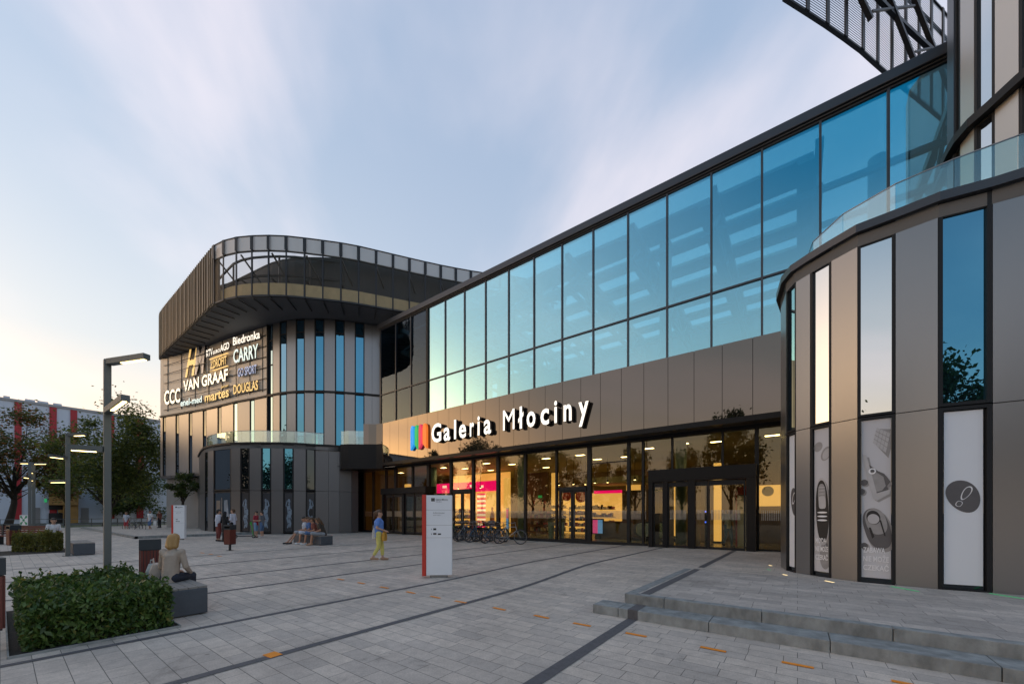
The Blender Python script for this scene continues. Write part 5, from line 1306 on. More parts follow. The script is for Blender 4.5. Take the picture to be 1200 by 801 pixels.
def person(label, x, y, z, rz, J=None, seat=None, H=1.7, top='', sleeve=.5, bottom='', blen=1.0, skirt=False, shoe='shoe_dark', hair='hair_brown', hairlen=0, skinm='skin1', lean=0, headpitch=0, group='people on the plaza', fat=1.0, vox=.016, beard=False, headscarf=False, thin=1.0):
    t = thing('person', label, 'person', (x,y,z), rz, group); k = H/1.7; t.scale = (k*thin,k,k)
    P = dict(pel=(0,0,.95), che=(0,0,1.27), nek=(0,0,1.44), hed=(0,.015,1.585))
    for s,n in ((-1,'L'),(1,'R')):
        P['hip'+n] = (.09*s,0,.91); P['kne'+n] = (.1*s,.02,.49); P['ank'+n] = (.1*s,-.02,.09)
        P['sho'+n] = (.175*s,0,1.39); P['elb'+n] = (.235*s,-.03,1.12); P['wri'+n] = (.235*s,.05,.88)
    if seat is not None:
        dz = seat/k+.115-.95
        for key in P:
            if key[:3] in ('pel','che','nek','hed','hip','sho','elb','wri'): P[key] = (P[key][0],P[key][1],P[key][2]+dz)
        for s,n in ((-1,'L'),(1,'R')):
            P['kne'+n] = (.11*s,.42,seat/k+.06); P['ank'+n] = (.11*s,.44,.09); P['wri'+n] = (.12*s,.3,seat/k+.2); P['elb'+n] = (.235*s,.06,P['elb'+n][2])
    def rotl(v, c, a):
        yy, zz = v[1]-c[1], v[2]-c[2]; return (v[0], c[1]+yy*math.cos(a)+zz*math.sin(a), c[2]-yy*math.sin(a)+zz*math.cos(a))
    if lean:
        for key in P:
            if key[:3] in ('che','nek','hed','sho','elb'): P[key] = rotl(P[key], P['pel'], R(lean))
    for key,v in (J or {}).items(): P[key] = v
    hd = Vector(P['hed']); hp = R(headpitch)
    def HP_(a,b,c): # head local -> body local
        v = (a, b*math.cos(hp)+c*math.sin(hp), -b*math.sin(hp)+c*math.cos(hp)); return tuple(hd+Vector(v))
    caps = [(P['pel'],P['che'],.135*fat,.14*fat),(P['che'],P['nek'],.13*fat,.07),(P['nek'],HP_(0,-.01,-.06),.052,.055),
            (HP_(0,-.015,.02),HP_(0,.0,.045),.096,.09),(HP_(0,.025,-.07),HP_(0,.02,.0),.058,.085),(HP_(0,.1,.0),HP_(0,.105,-.025),.014,.018),
            (HP_(-.092,-.005,0),HP_(-.094,-.01,.03),.018,.02),(HP_(.092,-.005,0),HP_(.094,-.01,.03),.018,.02)]
    for n,s in (('L',-1),('R',1)):
        caps += [(P['hip'+n],P['kne'+n],.088*fat,.058),(P['kne'+n],P['ank'+n],.056,.038),(P['ank'+n],(P['ank'+n][0]+.02*s,P['ank'+n][1]+.15,P['ank'+n][2]-.045),.042,.034),
                 (P['sho'+n],P['elb'+n],.052,.042),(P['elb'+n],P['wri'+n],.041,.029),(P['sho'+n],P['che'],.06,.1)]
        w = Vector(P['wri'+n]); d = (w-Vector(P['elb'+n])).normalized(); side = d.cross(Vector((0,0,1)))
        side = side.normalized() if side.length > .1 else Vector((0,1,0))
        pm = w+d*.075; caps.append((tuple(w),tuple(pm),.03,.036)); curl = Vector((0,.35,-.2))
        for f_,(o_,l_) in enumerate(((-.03,.06),(-.01,.075),(.011,.07),(.03,.055))):
            a_ = pm+side*o_; b_ = a_+(d+curl*.4).normalized()*l_*.55; c_ = b_+(d+curl).normalized()*l_*.5
            caps += [(tuple(a_),tuple(b_),.0115,.0105),(tuple(b_),tuple(c_),.0105,.009)]
        th = w+d*.03+side*(-.035*s); caps.append((tuple(th),tuple(th+(d*.6-side*.5*s).normalized()*.055),.0135,.0105))
    skin('body',caps,vox,skinm,t)
    # clothing
    lp = lambda a,b,f: tuple(Vector(a).lerp(Vector(b),f))
    tc = [(P['pel'],P['che'],.15*fat,.155*fat),(P['che'],lp(P['che'],P['nek'],.8),.148*fat,.085),(lp(P['pel'],P['che'],-.25),P['pel'],.15*fat,.152*fat)]
    for n in 'LR':
        tc += [(P['che'],P['sho'+n],.12,.07)]
        if sleeve <= .5: tc.append((P['sho'+n],lp(P['sho'+n],P['elb'+n],min(1,sleeve*1.6)),.067,.062))
        else: tc += [(P['sho'+n],P['elb'+n],.066,.056),(P['elb'+n],lp(P['elb'+n],P['wri'+n],min(1,(sleeve-.5)*2)),.055,.043)]
    skin('shirt',tc,vox,top,t)
    bc = [(lp(P['pel'],P['che'],-.3),lp(P['pel'],P['che'],.12),.143*fat,.14*fat)]
    for n in 'LR':
        if blen <= .5: bc.append((P['hip'+n],lp(P['hip'+n],P['kne'+n],blen*2),.103*fat,.09*fat))
        else: bc += [(P['hip'+n],P['kne'+n],.103*fat,.075),(P['kne'+n],lp(P['kne'+n],P['ank'+n],(blen-.5)*2),.074,.062)]
    if skirt: bc += [(lp(P['kneL'],P['kneR'],f),lp(P['hipL'],P['hipR'],f),.1,.1) for f in (0,.33,.66,1)]
    skin('trousers' if blen > .55 else 'shorts',bc,vox,bottom,t)
    for n,s in (('L',-1),('R',1)):
        a = P['ank'+n]; skin('shoe',[((a[0],a[1]-.03,a[2]-.03),(a[0]+.02*s,a[1]+.16,a[2]-.048),.05,.042)],.014,shoe,t,2)
    hc = [(HP_(0,-.03,.045),HP_(0,-.005,.065),.1,.096),(HP_(0,-.055,0),HP_(0,-.05,.05),.082,.09)]
    if hairlen >= 1:
        for s in (-1,1): hc += [(HP_(.06*s,-.03,.04),HP_(.075*s,-.03,-.09),.06,.05)]
        hc += [(HP_(0,-.06,.02),HP_(0,-.07,-.1),.085,.07)]
    if hairlen >= 2: hc += [(HP_(0,-.09,-.05),HP_(0,-.12,-.3),.075,.05),(HP_(.07,-.06,-.08),HP_(.08,-.05,-.25),.05,.04),(HP_(-.07,-.06,-.08),HP_(-.08,-.05,-.25),.05,.04)]
    if hairlen == -1: hc += [(HP_(0,-.13,.05),HP_(0,-.15,.03),.05,.05),(HP_(0,-.16,.02),HP_(0,-.17,-.16),.04,.025)]
    if beard: hc += [(HP_(0,.055,-.09),HP_(0,.06,-.075),.05,.05)]
    skin('headscarf' if headscarf else 'hair',hc,.013,hair,t,2)
    e = MB()
    for s in (-1,1): capsule(e,HP_(.036*s,.083,.01),HP_(.036*s,.085,.01),.012,.012,8)
    capsule(e,HP_(-.025,.083,-.062),HP_(.025,.083,-.062),.008,.008,6); e.build('face_features','hair_dark',t,smooth=True)
    return t, P
cloth('shoe_dark',(.02,.02,.022)); cloth('shoe_white',(.6,.6,.6)); cloth('shoe_skin',(.4,.24,.15))
cloth('beige knit',(.40,.33,.27)); cloth('navy trousers',(.02,.024,.04)); cloth('sky blue blouse',(.12,.25,.62)); cloth('yellow trousers',(.62,.56,.16)); cloth('white shirt',(.55,.56,.64)); cloth('black cloth',(.014,.014,.016)); cloth('burgundy apron',(.16,.035,.03))
cloth('crimson shirt',(.33,.03,.05)); cloth('light denim',(.2,.33,.5)); cloth('grey shirt',(.13,.14,.16)); cloth('blue denim',(.09,.16,.3)); cloth('pale shirt',(.5,.53,.6)); cloth('blue shirt',(.08,.16,.36)); cloth('rust shirt',(.22,.07,.05)); cloth('brown top',(.05,.04,.03)); cloth('grey shorts',(.26,.28,.31)); cloth('red skirt',(.4,.05,.06)); cloth('white tee',(.66,.66,.68)); cloth('canvas bag',(.55,.52,.48)); cloth('mustard bag',(.55,.28,.04)); cloth('plaid bag',(.30,.36,.38)); cloth('floral bag',(.5,.42,.36))
AWAY, RIGHTW, LEFTW, TOWARD = R(36.77), R(-53.23), R(126.77), R(-143.23)
def bag(label, x, y, z, w, d, h, m, rz=0, cat='bag', strap=True):
    t = thing('bag', label, cat, (x,y,z), rz)
    b = MB(); b.add([(-w/2,-d/2,0),(w/2,-d/2,0),(w/2,d/2,0),(-w/2,d/2,0),(-w*.54,-d*.6,h*.5),(w*.54,-d*.6,h*.5),(w*.54,d*.6,h*.5),(-w*.54,d*.6,h*.5),(-w*.5,-d*.25,h),(w*.5,-d*.25,h*.97),(w*.5,d*.25,h*.97),(-w*.5,d*.25,h)],
        [(3,2,1,0),(0,1,5,4),(1,2,6,5),(2,3,7,6),(3,0,4,7),(4,5,9,8),(5,6,10,9),(6,7,11,10),(7,4,8,11),(8,9,10,11)])
    b.build('sack',m,t,bevel=.012)
    if strap:
        s = MB(); s.tube([(-w*.3,-d*.2,h*.97),(-w*.2,-d*.2,h*1.25),(w*.2,-d*.2,h*1.25),(w*.3,-d*.2,h*.95)],.009,6); s.build('handle',m,t)
    return t
# 1 woman on the near bench, seen from behind
person('blond woman in a beige cardigan sitting on the near block bench, seen from behind',-8.37,1.70,0,R(44),{'wriL':(-.1,.3,.66),'wriR':(.14,.33,.62)},seat=.44,H=1.53,top='beige knit',sleeve=1,bottom='navy trousers',blen=1,hair='hair_blond',hairlen=1,headpitch=12,lean=6,vox=.013,thin=.88)
bag('pale blue checked bag standing on the near bench, beside a cream bag',-8.95,1.60,.441,.2,.12,.27,'plaid bag',.3)
bag('cream patterned bag next to the seated blond woman on the bench',-8.72,1.58,.441,.22,.14,.3,'floral bag',-.2)
# 2 woman walking
wx_,wy_ = G(444,656.5); zz = plaza_h(wx_,wy_)
person('woman in a blue blouse and cropped yellow trousers walking across the plaza with two bags',wx_,wy_,zz,R(-35),{'kneL':(-.09,.1,.5),'ankL':(-.09,.12,.09),'kneR':(.09,0.0,.49),'ankR':(.09,-.2,.12),'wriL':(-.26,.12,.92),'elbL':(-.24,-.02,1.13),'wriR':(.22,.2,1.02),'elbR':(.25,-.06,1.12)},H=1.66,top='sky blue blouse',sleeve=.4,bottom='yellow trousers',blen=.84,skirt=False,shoe='shoe_skin',hair='hair_brown',hairlen=-1,vox=.015,thin=.85,fat=1.1)
bag('white canvas shoulder bag hanging behind the walking woman',wx_-.13,wy_-.1,zz+.72,.22,.1,.36,'canvas bag',R(-35))
bag('mustard yellow bag carried in front of the walking woman',wx_+.19,wy_+.08,zz+.66,.18,.1,.3,'mustard bag',R(-60))
# 3-5 workers
wx_,wy_ = G(256,634); person('worker in a white shirt and burgundy apron standing by the bin',wx_,wy_,0,R(10),{'wriR':(.1,.25,1.1),'wriL':(-.1,.27,1.12)},H=1.74,top='white shirt',sleeve=.8,bottom='burgundy apron',blen=.85,skirt=True,hair='hair_dark',group='three workers standing together',thin=.85,beard=True)
wx_,wy_ = G(263.5,634.5); person('worker dressed in black with a black headscarf between two white shirts',wx_,wy_,0,AWAY,{'wriR':(.1,.25,1.15),'wriL':(-.12,.22,1.12)},H=1.62,top='black cloth',sleeve=1,bottom='black cloth',blen=1,hair='black cloth',hairlen=2,headscarf=True,group='three workers standing together',thin=.85)
wx_,wy_ = G(273,632.5); person('bearded worker in a white shirt and black trousers standing behind the bin',wx_,wy_,0,LEFTW,{'wriR':(.1,.3,1.2),'wriL':(-.12,.28,1.15)},H=1.78,top='white shirt',sleeve=.85,bottom='black cloth',blen=1,hair='hair_brown',beard=True,group='three workers standing together',thin=.85)
# 6-7 boys
wx_,wy_ = G(300,629.5); person('boy in a crimson shirt and light denim shorts looking down by the scooter',wx_,wy_,0,RIGHTW,{'wriR':(.12,.27,1.08),'wriL':(-.1,.25,1.1)},H=1.66,top='crimson shirt',sleeve=.45,bottom='light denim',blen=.52,hair='hair_dark',shoe='shoe_dark',headpitch=25,group='two boys by the pavilion',thin=.85)
wx_,wy_ = G(307,629.5); person('boy in a dark grey shirt and blue shorts facing the boy in crimson',wx_,wy_,0,LEFTW,{'wriR':(.12,.27,1.1),'wriL':(-.1,.25,1.12)},H=1.66,top='grey shirt',sleeve=.45,bottom='blue denim',blen=.54,hair='hair_dark',shoe='shoe_white',headpitch=20,group='two boys by the pavilion',thin=.85)
# 8-11 group on the bench, facing the camera's left
gb = b1; zs = .46
seatp = [(gb[0]-1.75,'young man in a pale shirt on the black bench, legs stretched out','pale shirt','grey shorts','hair_dark',0,8,'shoe_dark'),(gb[0]-1.25,'youth in a blue shirt sitting second on the black bench','blue shirt','pale shirt','hair_brown',0,12,'shoe_white'),
         (gb[0]-.65,'youth in a rust shirt bent over a phone on the black bench','rust shirt','blue denim','hair_brown',0,20,'shoe_white'),(gb[0]-.02,'long-haired woman in a dark top at the near end of the black bench','brown top','grey shorts','hair_brown',2,20,'shoe_skin')]
for i,(x,lab,tp,bt,hr,hl,ln,sh) in enumerate(seatp):
    J = {'kneL':(-.12,.45,.56),'ankL':(-.12,.72 if i==0 else .5,.09),'kneR':(.12,.43,.56),'ankR':(.12,.8 if i==0 else .48,.09)}
    person(lab,x,gb[1]+.2,plaza_h(x,gb[1]),R(170-6*i),J,seat=zs,H=1.78,top=tp,sleeve=.4,bottom=bt,blen=.5 if bt!='blue denim' else .55,hair=hr,hairlen=hl,lean=ln,headpitch=ln*1.3,shoe=sh,skinm='skin2',group='young people sitting on the black bench',thin=.88)
# 12 seated far left, 13 walking, 14 seated in red
x,y = PZ(62,17.2); person('dark-haired man in a white tee sitting on the grey bench by the planting',x,y,0,RIGHTW-.5,None,seat=.46,H=1.72,top='white tee',sleeve=.45,bottom='blue denim',blen=1,hair='hair_dark',lean=10,thin=.9,group='people on the far side of the plaza')
x,y = PZ(176,33.5); person('man in a white tee and blue shorts walking by the far trees',x,y,0,TOWARD,{'kneL':(-.1,.14,.5),'ankL':(-.1,.18,.09),'ankR':(.1,-.22,.13)},H=1.76,top='white tee',sleeve=.45,bottom='blue denim',blen=.5,hair='hair_dark',group='people on the far side of the plaza',thin=.88)
bx2,by2 = PZ(182,33.3); bag('white carrier bag held by the walking man near the far trees',bx2,by2,.45,.28,.1,.4,'shoe_white',.5)
x,y = PZ(148,33.5); person('person in a blue top and red shorts standing by the far bicycles',x,y,0,TOWARD+.4,{'wriR':(.14,.25,1.0)},H=1.62,top='pale shirt',sleeve=.45,bottom='red skirt',blen=.5,hair='hair_brown',headpitch=20,group='people on the far side of the plaza',thin=.9)
x,y = PZ(187,36); person('person in a reddish top half seen beside the overhang of the left wing',x,y,.15,LEFTW,None,H=1.6,top='rust shirt',sleeve=.45,bottom='black cloth',blen=1,hair='hair_brown',group='people on the far side of the plaza',thin=.9)
# 15 inside the entrance
x = FX(853,18.7); person('person in a white top and jeans walking out through the main entrance',x,18.7,.11,R(-150),{'kneL':(-.09,.15,.5),'ankL':(-.09,.2,.09),'ankR':(.09,-.25,.13)},H=1.68,top='white tee',sleeve=.5,bottom='blue denim',blen=1,hair='hair_brown',hairlen=1,group='people in the hall',thin=.88)
# ================================================================== PLANTS
def hedge(name, label, x0, x1, y0, y1, z0, h, n, size, m, core=True, group=None, wild=0.0, cat='hedge', rz=0, lo=(0,0)):
    t = thing(name, label, cat, ((x0+x1)/2,(y0+y1)/2,z0), rz, group)
    cx, cy = (x1-x0)/2, (y1-y0)/2
    rs = np.random.RandomState(len(label))
    P_ = rs.uniform(-1,1,size=(n,3)); f = rs.randint(0,6,size=n)
    dpt = np.abs(rs.normal(size=n))*.16
    P_[:,2] = rs.uniform(0,1,size=n)**.8
    P_[f==0,0] = 1-dpt[f==0]*.5; P_[f==1,0] = -1+dpt[f==1]*.5; P_[f==2,1] = -1+dpt[f==2]*.7; P_[f==3,1] = 1-dpt[f==3]*.7
    top = (f>=4); P_[top,2] = 1-dpt[top]*.9
    P = np.empty((n,3)); P[:,0] = P_[:,0]*cx; P[:,1] = P_[:,1]*cy
    bump = .5+.5*np.sin(P[:,0]*4.1+1.7*np.sin(P[:,1]*3.3))*np.cos(P[:,1]*5.2+P[:,0]*1.9)
    hh = h*(.80+.2*bump+wild*rs.uniform(-.3,.6,size=n))
    P[:,2] = np.maximum(.02, P_[:,2]*hh)
    out = 1+.05*(bump-.5); P[:,0] *= out; P[:,1] *= out
    # sprigs that stick up
    ns_ = int(n*.016); sp = rs.randint(0,n,size=ns_); sp = sp[P_[sp,2]>.7]
    C = [P]; 
    for s in sp:
        k = 10; zz = np.linspace(0,.13*(1+2*wild),k)[:,None]*np.array([[rs.normal()*.25,rs.normal()*.25,1]])
        C.append(P[s]+zz+rs.normal(size=(k,3))*.012)
    P = np.concatenate(C); n2 = len(P)
    d = rs.normal(size=(n2,3))*.8; d[:,2] = np.abs(d[:,2])*.8+.35; d /= np.linalg.norm(d,axis=1,keepdims=True)
    L = size*rs.uniform(.6,1.25,size=(n2,1)); w = np.cross(d, rs.normal(size=(n2,3))); w /= np.linalg.norm(w,axis=1,keepdims=True)
    mm_ = rs.uniform(size=n2) < .05
    quads('foliage',P[~mm_],(d*L)[~mm_],(w*L*.42)[~mm_],m,t); quads('foliage',P[mm_],(d*L)[mm_],(w*L*.42)[mm_],'leafp',t)
    if core:
        c = MB(); k = 7
        for i in range(k):
            for j in range(4):
                px_ = -cx*.9+1.8*cx*(i+.5)/k+rs.normal()*.03; py_ = -cy*.85+1.7*cy*(j+.5)/4
                for q in range(3): c.tube([(px_,py_,0),(px_+rs.normal()*.08,py_+rs.normal()*.08,h*.45),(px_+rs.normal()*.16,py_+rs.normal()*.14,h*.85)],[.009,.006,.003],5)
        c.build('stems','bark',t)
    return t
hz0 = hedge('hedge','dense clipped dark green hedge in a ground-level bed beside the near bin',-10.1,-6.98,.14,1.42,0,.56,22000,.042,'leafh',wild=.06)
b = MB(); b.box(-10.2,-6.9,.06,1.5,-.03,.012); tag(b.build('planting_bed','soil'),kind='structure')
b = MB(); b.box(-6.9,-6.885,.05,1.51,-.03,.03); b.box(-10.2,-6.901,.045,.06,-.03,.03); b.box(-10.2,-6.901,1.5,1.515,-.03,.03); tag(b.build('bed_edging','kerb'),kind='structure')
p = PZ(44,15.6); hedge('planting','tall loose grassy planting beside the far red brown bin and lamp post',p[0]-.8,p[0]+.6,p[1]-.3,p[1]+.3,0,.74,7000,.05,'leafp',wild=.25,cat='shrubs',rz=R(36.77))
b = MB(); b.box(p[0]-1.3,p[0]+1.3,p[1]-1.3,p[1]+1.3,-.03,.008); tag(b.build('planting_bed','soil'),kind='structure')

def tree(name, label, x, y, z, H, cr, z0, mats, n, leaf, seed, lean=(0,0), group=None, nl=9, sparse=False, cat='tree', nclump=34):
    rs = np.random.RandomState(seed); t = thing(name, label, cat, (x,y,z), 0, group)
    cz = (H+z0)/2; hz = (H-z0)/2
    cl = []
    while len(cl) < nclump:
        v = rs.uniform(-1,1,size=3); r = np.linalg.norm(v)
        if r > 1 or r < .35: continue
        wz = 1-.35*max(0,v[2]); cl.append(np.array([v[0]*cr*wz+lean[0]*(v[2]*.5+.5), v[1]*cr*wz+lean[1]*(v[2]*.5+.5), cz+v[2]*hz]))
    cl = np.array(cl); crad = rs.uniform(.5,1.0,size=len(cl))*cr*(.26 if sparse else .33)
    tr = MB(); r0 = .028*H
    top = np.array([lean[0]*.4, lean[1]*.4, z0+hz*.7]); mid = np.array([lean[0]*.12+rs.normal()*.1, lean[1]*.12+rs.normal()*.1, z0*.75])
    tr.tube([(0,0,-.1),(0,0,.25),tuple(mid*np.array([.5,.5,.5])),tuple(mid),tuple(top)],[r0*1.35,r0,r0*.85,r0*.7,r0*.25],9)
    tk = tr.build('trunk','bark',t,smooth=True)
    lb = MB()
    for i in range(len(cl)):
        f = rs.uniform(.0,.85); a = mid*(1-f)+top*f; c = cl[i]; m = (a*.45+c*.55)+np.array([rs.normal()*.15,rs.normal()*.15,-.08*H*.3])
        rr = r0*(.34 if i < nl else .16)*(1.2-f)
        lb.tube([tuple(a),tuple(m),tuple(c)],[rr,rr*.6,rr*.15],6)
        if i < nl*2:
            for _ in range(3):
                e = c+rs.normal(size=3)*crad[i]*.8; lb.tube([tuple(m*.4+c*.6),tuple(e)],[rr*.35,rr*.08],4)
    lb.build('limb','bark',tk)
    k = len(mats); idx = rs.randint(0,len(cl),size=n)
    P = cl[idx]+rs.normal(size=(n,3))*crad[idx][:,None]*np.array([.62,.62,.5])
    d = rs.normal(size=(n,3)); d[:,2] *= .6; d /= np.linalg.norm(d,axis=1,keepdims=True)
    L = leaf*rs.uniform(.6,1.4,size=(n,1)); w = np.cross(d, rs.normal(size=(n,3))); w /= np.linalg.norm(w,axis=1,keepdims=True)
    which = (idx*7+rs.randint(0,2,size=n)) % k if k > 1 else np.zeros(n,int)
    for j,m in enumerate(mats):
        s = which == j
        if s.any(): quads('crown',P[s],(d*L)[s],(w*L*.55)[s],m,t)
    return t
x,y = PZ(10,45); tree('tree','leaning bare-limbed tree with rusty autumn leaves before the striped factory',x,y,0,13.2,5.2,3.6,['leafa','leafd'],9500,.15,11,lean=(2.2,1.0),sparse=True,nl=14,nclump=40)
x,y = PZ(118,40); tree('tree','broad green tree beside the left wing, trunk right of the near lamp post',x+.3,y+.4,0,12.8,4.7,2.4,['leafg','leafd'],21000,.13,5,lean=(1.0,1.0),nclump=46)
x,y = PZ(78,47); tree('tree','smaller rusty brown tree between the leaning tree and the factory entrance',x,y,0,10.0,3.6,3.2,['leafa','leafg'],9500,.13,23,sparse=True,nclump=30)
x,y = PZ(216,34.2); tree('tree','slim young tree under the overhang of the left wing',x,y,.1,5.0,1.35,3.0,['leafd'],1900,.10,31,nclump=14)
for i,(px_,Z,H,cr,lab) in enumerate(((150,62,8.5,4.6,'low dark tree behind the far bicycles'),(172,66,8.0,4.6,'low dark tree just left of the left wing'),(186,70,7.5,4.4,'low dark tree half hidden by the left wing'),(128,66,8.5,4.4,'low dark tree behind the trunk of the broad green tree'),(-8,60,11.5,4.5,'dark tree at the edge of the factory'))):
    x,y = PZ(px_,Z); tree('tree',lab,x,y,0,H,cr,.8,['leafd'],8000,.17,40+i,group='low dark trees beyond the plaza',nclump=30)
# trees on the street side of the plaza: they show as mirror images in the glass and the bronze band
protoA = tree('tree','dark tree on the street side, seen mirrored in the glass and the bronze band',-30,-17,0,11.0,3.6,2.4,['leafd'],7000,.17,71,group='street side trees mirrored in the mall')
protoB = tree('tree','dark tree on the street side, seen mirrored in the glass and the bronze band',-24,-19,0,9.0,3.0,2.0,['leafd'],6000,.16,72,group='street side trees mirrored in the mall')
for i,(x,y,s) in enumerate(((-36,-18,.95),(-42,-17,1.1),(-48,-19,1.0),(-18.5,-18,1.0),(-13,-22,.75),(-6.3,-17,1.05),(9,-21,.7),(12.2,-15,.72),(16,-14.5,.8),(20,-13,.74),(26,-8,.7),(-54,-14,1.0))):
    o = copy_tree((protoA,protoB)[i%2]); o.location = (x,y,0); o.rotation_euler = (0,0,i*1.3); o.scale = (s,s,s*1.28*(1+.1*(i%3-1)))

# ================================================================== STRIPED FACTORY
FXW = -89.0
fac = thing('factory_hall','long pale factory hall with red vertical stripes and an ochre entrance beyond the trees','building',(FXW,0,0))
def FY(px):
    c = (px-600)/FPX; Z = FXW/(CA*c-SA); return (SA*c+CA)*Z, Z
HF = 17.3
b = MB(); b.box(-25,0,-45,FY(196)[0],0,HF); b.build('wall','factory',fac)
b = MB(); b.box(-25.2,.15,-45.2,FY(196)[0]+.2,HF,HF+.35); b.build('roof_edge','steelgrey',fac)
for a,c in ((-26,-17),(17,25.5),(58,66.5),(82.5,90.5),(126,134),(160,168)):
    b = MB(); b.box(.02,.12,FY(a)[0],FY(c)[0],.6,HF-.05); b.build('stripe','stripe',fac)
for a,c in ((30,42),(45,58),(64,74),(4,12)):
    b = MB(); b.box(-4,-2,FY(a)[0],FY(c)[0],HF+.36,HF+1.0); b.build('roof_vent','factory',fac)
en = MB(); ya, yb = FY(57)[0], FY(91)[0]; en.box(.13,1.2,ya,yb,2.7,4.4); en.box(.13,.9,yb-1.5,yb,0,2.69); en.box(.13,.5,ya+.9,yb-1.51,1.55,2.0); e_ = en.build('entrance','ochre',fac)
b = MB(); b.box(.13,.3,ya,yb-1.5,0,1.5); b.box(.13,.35,ya,yb-1.5,2.02,2.69); b.build('opening','backing',e_)
b = MB(); b.box(.13,1.5,ya-.2,yb+.3,4.42,4.75); b.build('canopy','dark',e_)
for pa,pb,z in ((95,104,2.3),(41,47,2.3)):
    b = MB(); b.box(.02,.1,FY(pa)[0],FY(pb)[0],0,z); b.build('door','steelgrey',fac)
b = MB(); b.box(.03,.1,FY(52)[0],FY(55)[0],3.1,3.6); b.build('exit_light','greenl',fac)
for k,(pa,pb) in enumerate(((67,81),(34,41))):
    b = MB(); b.box(.03,.1,FY(pa)[0],FY(pb)[0],6.2,8.0); w_ = b.build('window','dark',fac)
    b = MB(); b.box(.11,.13,FY(pa)[0]+.15,FY(pb)[0]-.15,6.35,7.85); b.build('pane','blackglass',w_)
# low rail fence between plaza and factory
fn = thing('rail_fence','low grey rail fence along the far edge of the plaza','fence',(-62,0,0))
b = MB()
for z in (.45,.9): b.tube([(0,-14,z),(0,22,z)],.03,6)
b.build('rail','lampmetal',fn)
for k in range(19):
    b = MB(); b.box(-.04,.04,-14+2*k-.04,-14+2*k+.04,0,.95); b.build('post','lampmetal',fn)

# ------------------------------------------------------------------ put every group origin at the base of its thing
bpy.context.view_layer.update()
for o in list(COL.objects):
    if o.parent is None and o.type == 'EMPTY' and o.location.length < 1e-6:
        pts = []
        def walk(c):
            if c.type == 'MESH': pts.extend(c.matrix_world @ Vector(k) for k in c.bound_box)
            for d in c.children: walk(d)
        walk(o)
        if not pts: continue
        base = Vector(((min(p.x for p in pts)+max(p.x for p in pts))/2,(min(p.y for p in pts)+max(p.y for p in pts))/2,min(p.z for p in pts)))
        o.location = base
        for c in o.children: c.location = c.location-base

# ================================================================== SKY, SUN, CAMERA
SUN_AZ = math.atan2(-math.sin(R(32)), -math.cos(R(32)))   # plan angle of the sun, measured from +x
SUN_EL = R(2.2)
w = bpy.data.worlds.new('World'); S.world = w; w.use_nodes = True
nt = w.node_tree; nt.nodes.clear()
out = nt.nodes.new('ShaderNodeOutputWorld'); bg = nt.nodes.new('ShaderNodeBackground')
sky = nt.nodes.new('ShaderNodeTexSky'); sky.sky_type = 'NISHITA'; sky.sun_disc = False
sky.sun_elevation = SUN_EL; sky.sun_rotation = math.atan2(math.cos(SUN_AZ), math.sin(SUN_AZ))
sky.air_density = 1.0; sky.dust_density = .5; sky.ozone_density = 1.6; sky.altitude = 100
tc = nt.nodes.new('ShaderNodeTexCoord')
def wn(t, op=None, **kw):
    n = nt.nodes.new(t)
    if op: n.operation = op
    for k,v in kw.items(): n.inputs[int(k[1:])].default_value = v
    return n
lk = nt.links.new
sep = wn('ShaderNodeSeparateXYZ'); lk(tc.outputs['Generated'], sep.inputs[0])
zc = wn('ShaderNodeMath','MAXIMUM',i1=0.0); lk(sep.outputs[2], zc.inputs[0])
za = wn('ShaderNodeMath','ADD',i1=.38); lk(zc.outputs[0], za.inputs[0])
inv = wn('ShaderNodeMath','DIVIDE',i0=1.0); lk(za.outputs[0], inv.inputs[1])
pl = wn('ShaderNodeVectorMath','SCALE'); lk(tc.outputs['Generated'], pl.inputs[0]); lk(inv.outputs[0], pl.inputs['Scale'])
mp = wn('ShaderNodeMapping'); mp.vector_type = 'POINT'; lk(pl.outputs[0], mp.inputs['Vector'])
mp.inputs['Rotation'].default_value = (0,0,-math.atan2(.64,-.813)); 
mp2 = wn('ShaderNodeMapping'); mp2.inputs['Scale'].default_value = (.75,1.25,0); mp2.inputs['Location'].default_value = (6.1,0.6,0); lk(mp.outputs[0], mp2.inputs['Vector'])
n1 = wn('ShaderNodeTexNoise'); n1.inputs['Scale'].default_value = 1.7; n1.inputs['Detail'].default_value = 6; n1.inputs['Roughness'].default_value = .48; n1.inputs['Distortion'].default_value = .25
lk(mp2.outputs[0], n1.inputs['Vector'])
cr = wn('ShaderNodeMapRange'); cr.interpolation_type = 'SMOOTHSTEP'; cr.inputs['From Min'].default_value = .40; cr.inputs['From Max'].default_value = .74; cr.inputs['To Max'].default_value = .5
lk(n1.outputs['Fac'], cr.inputs['Value'])
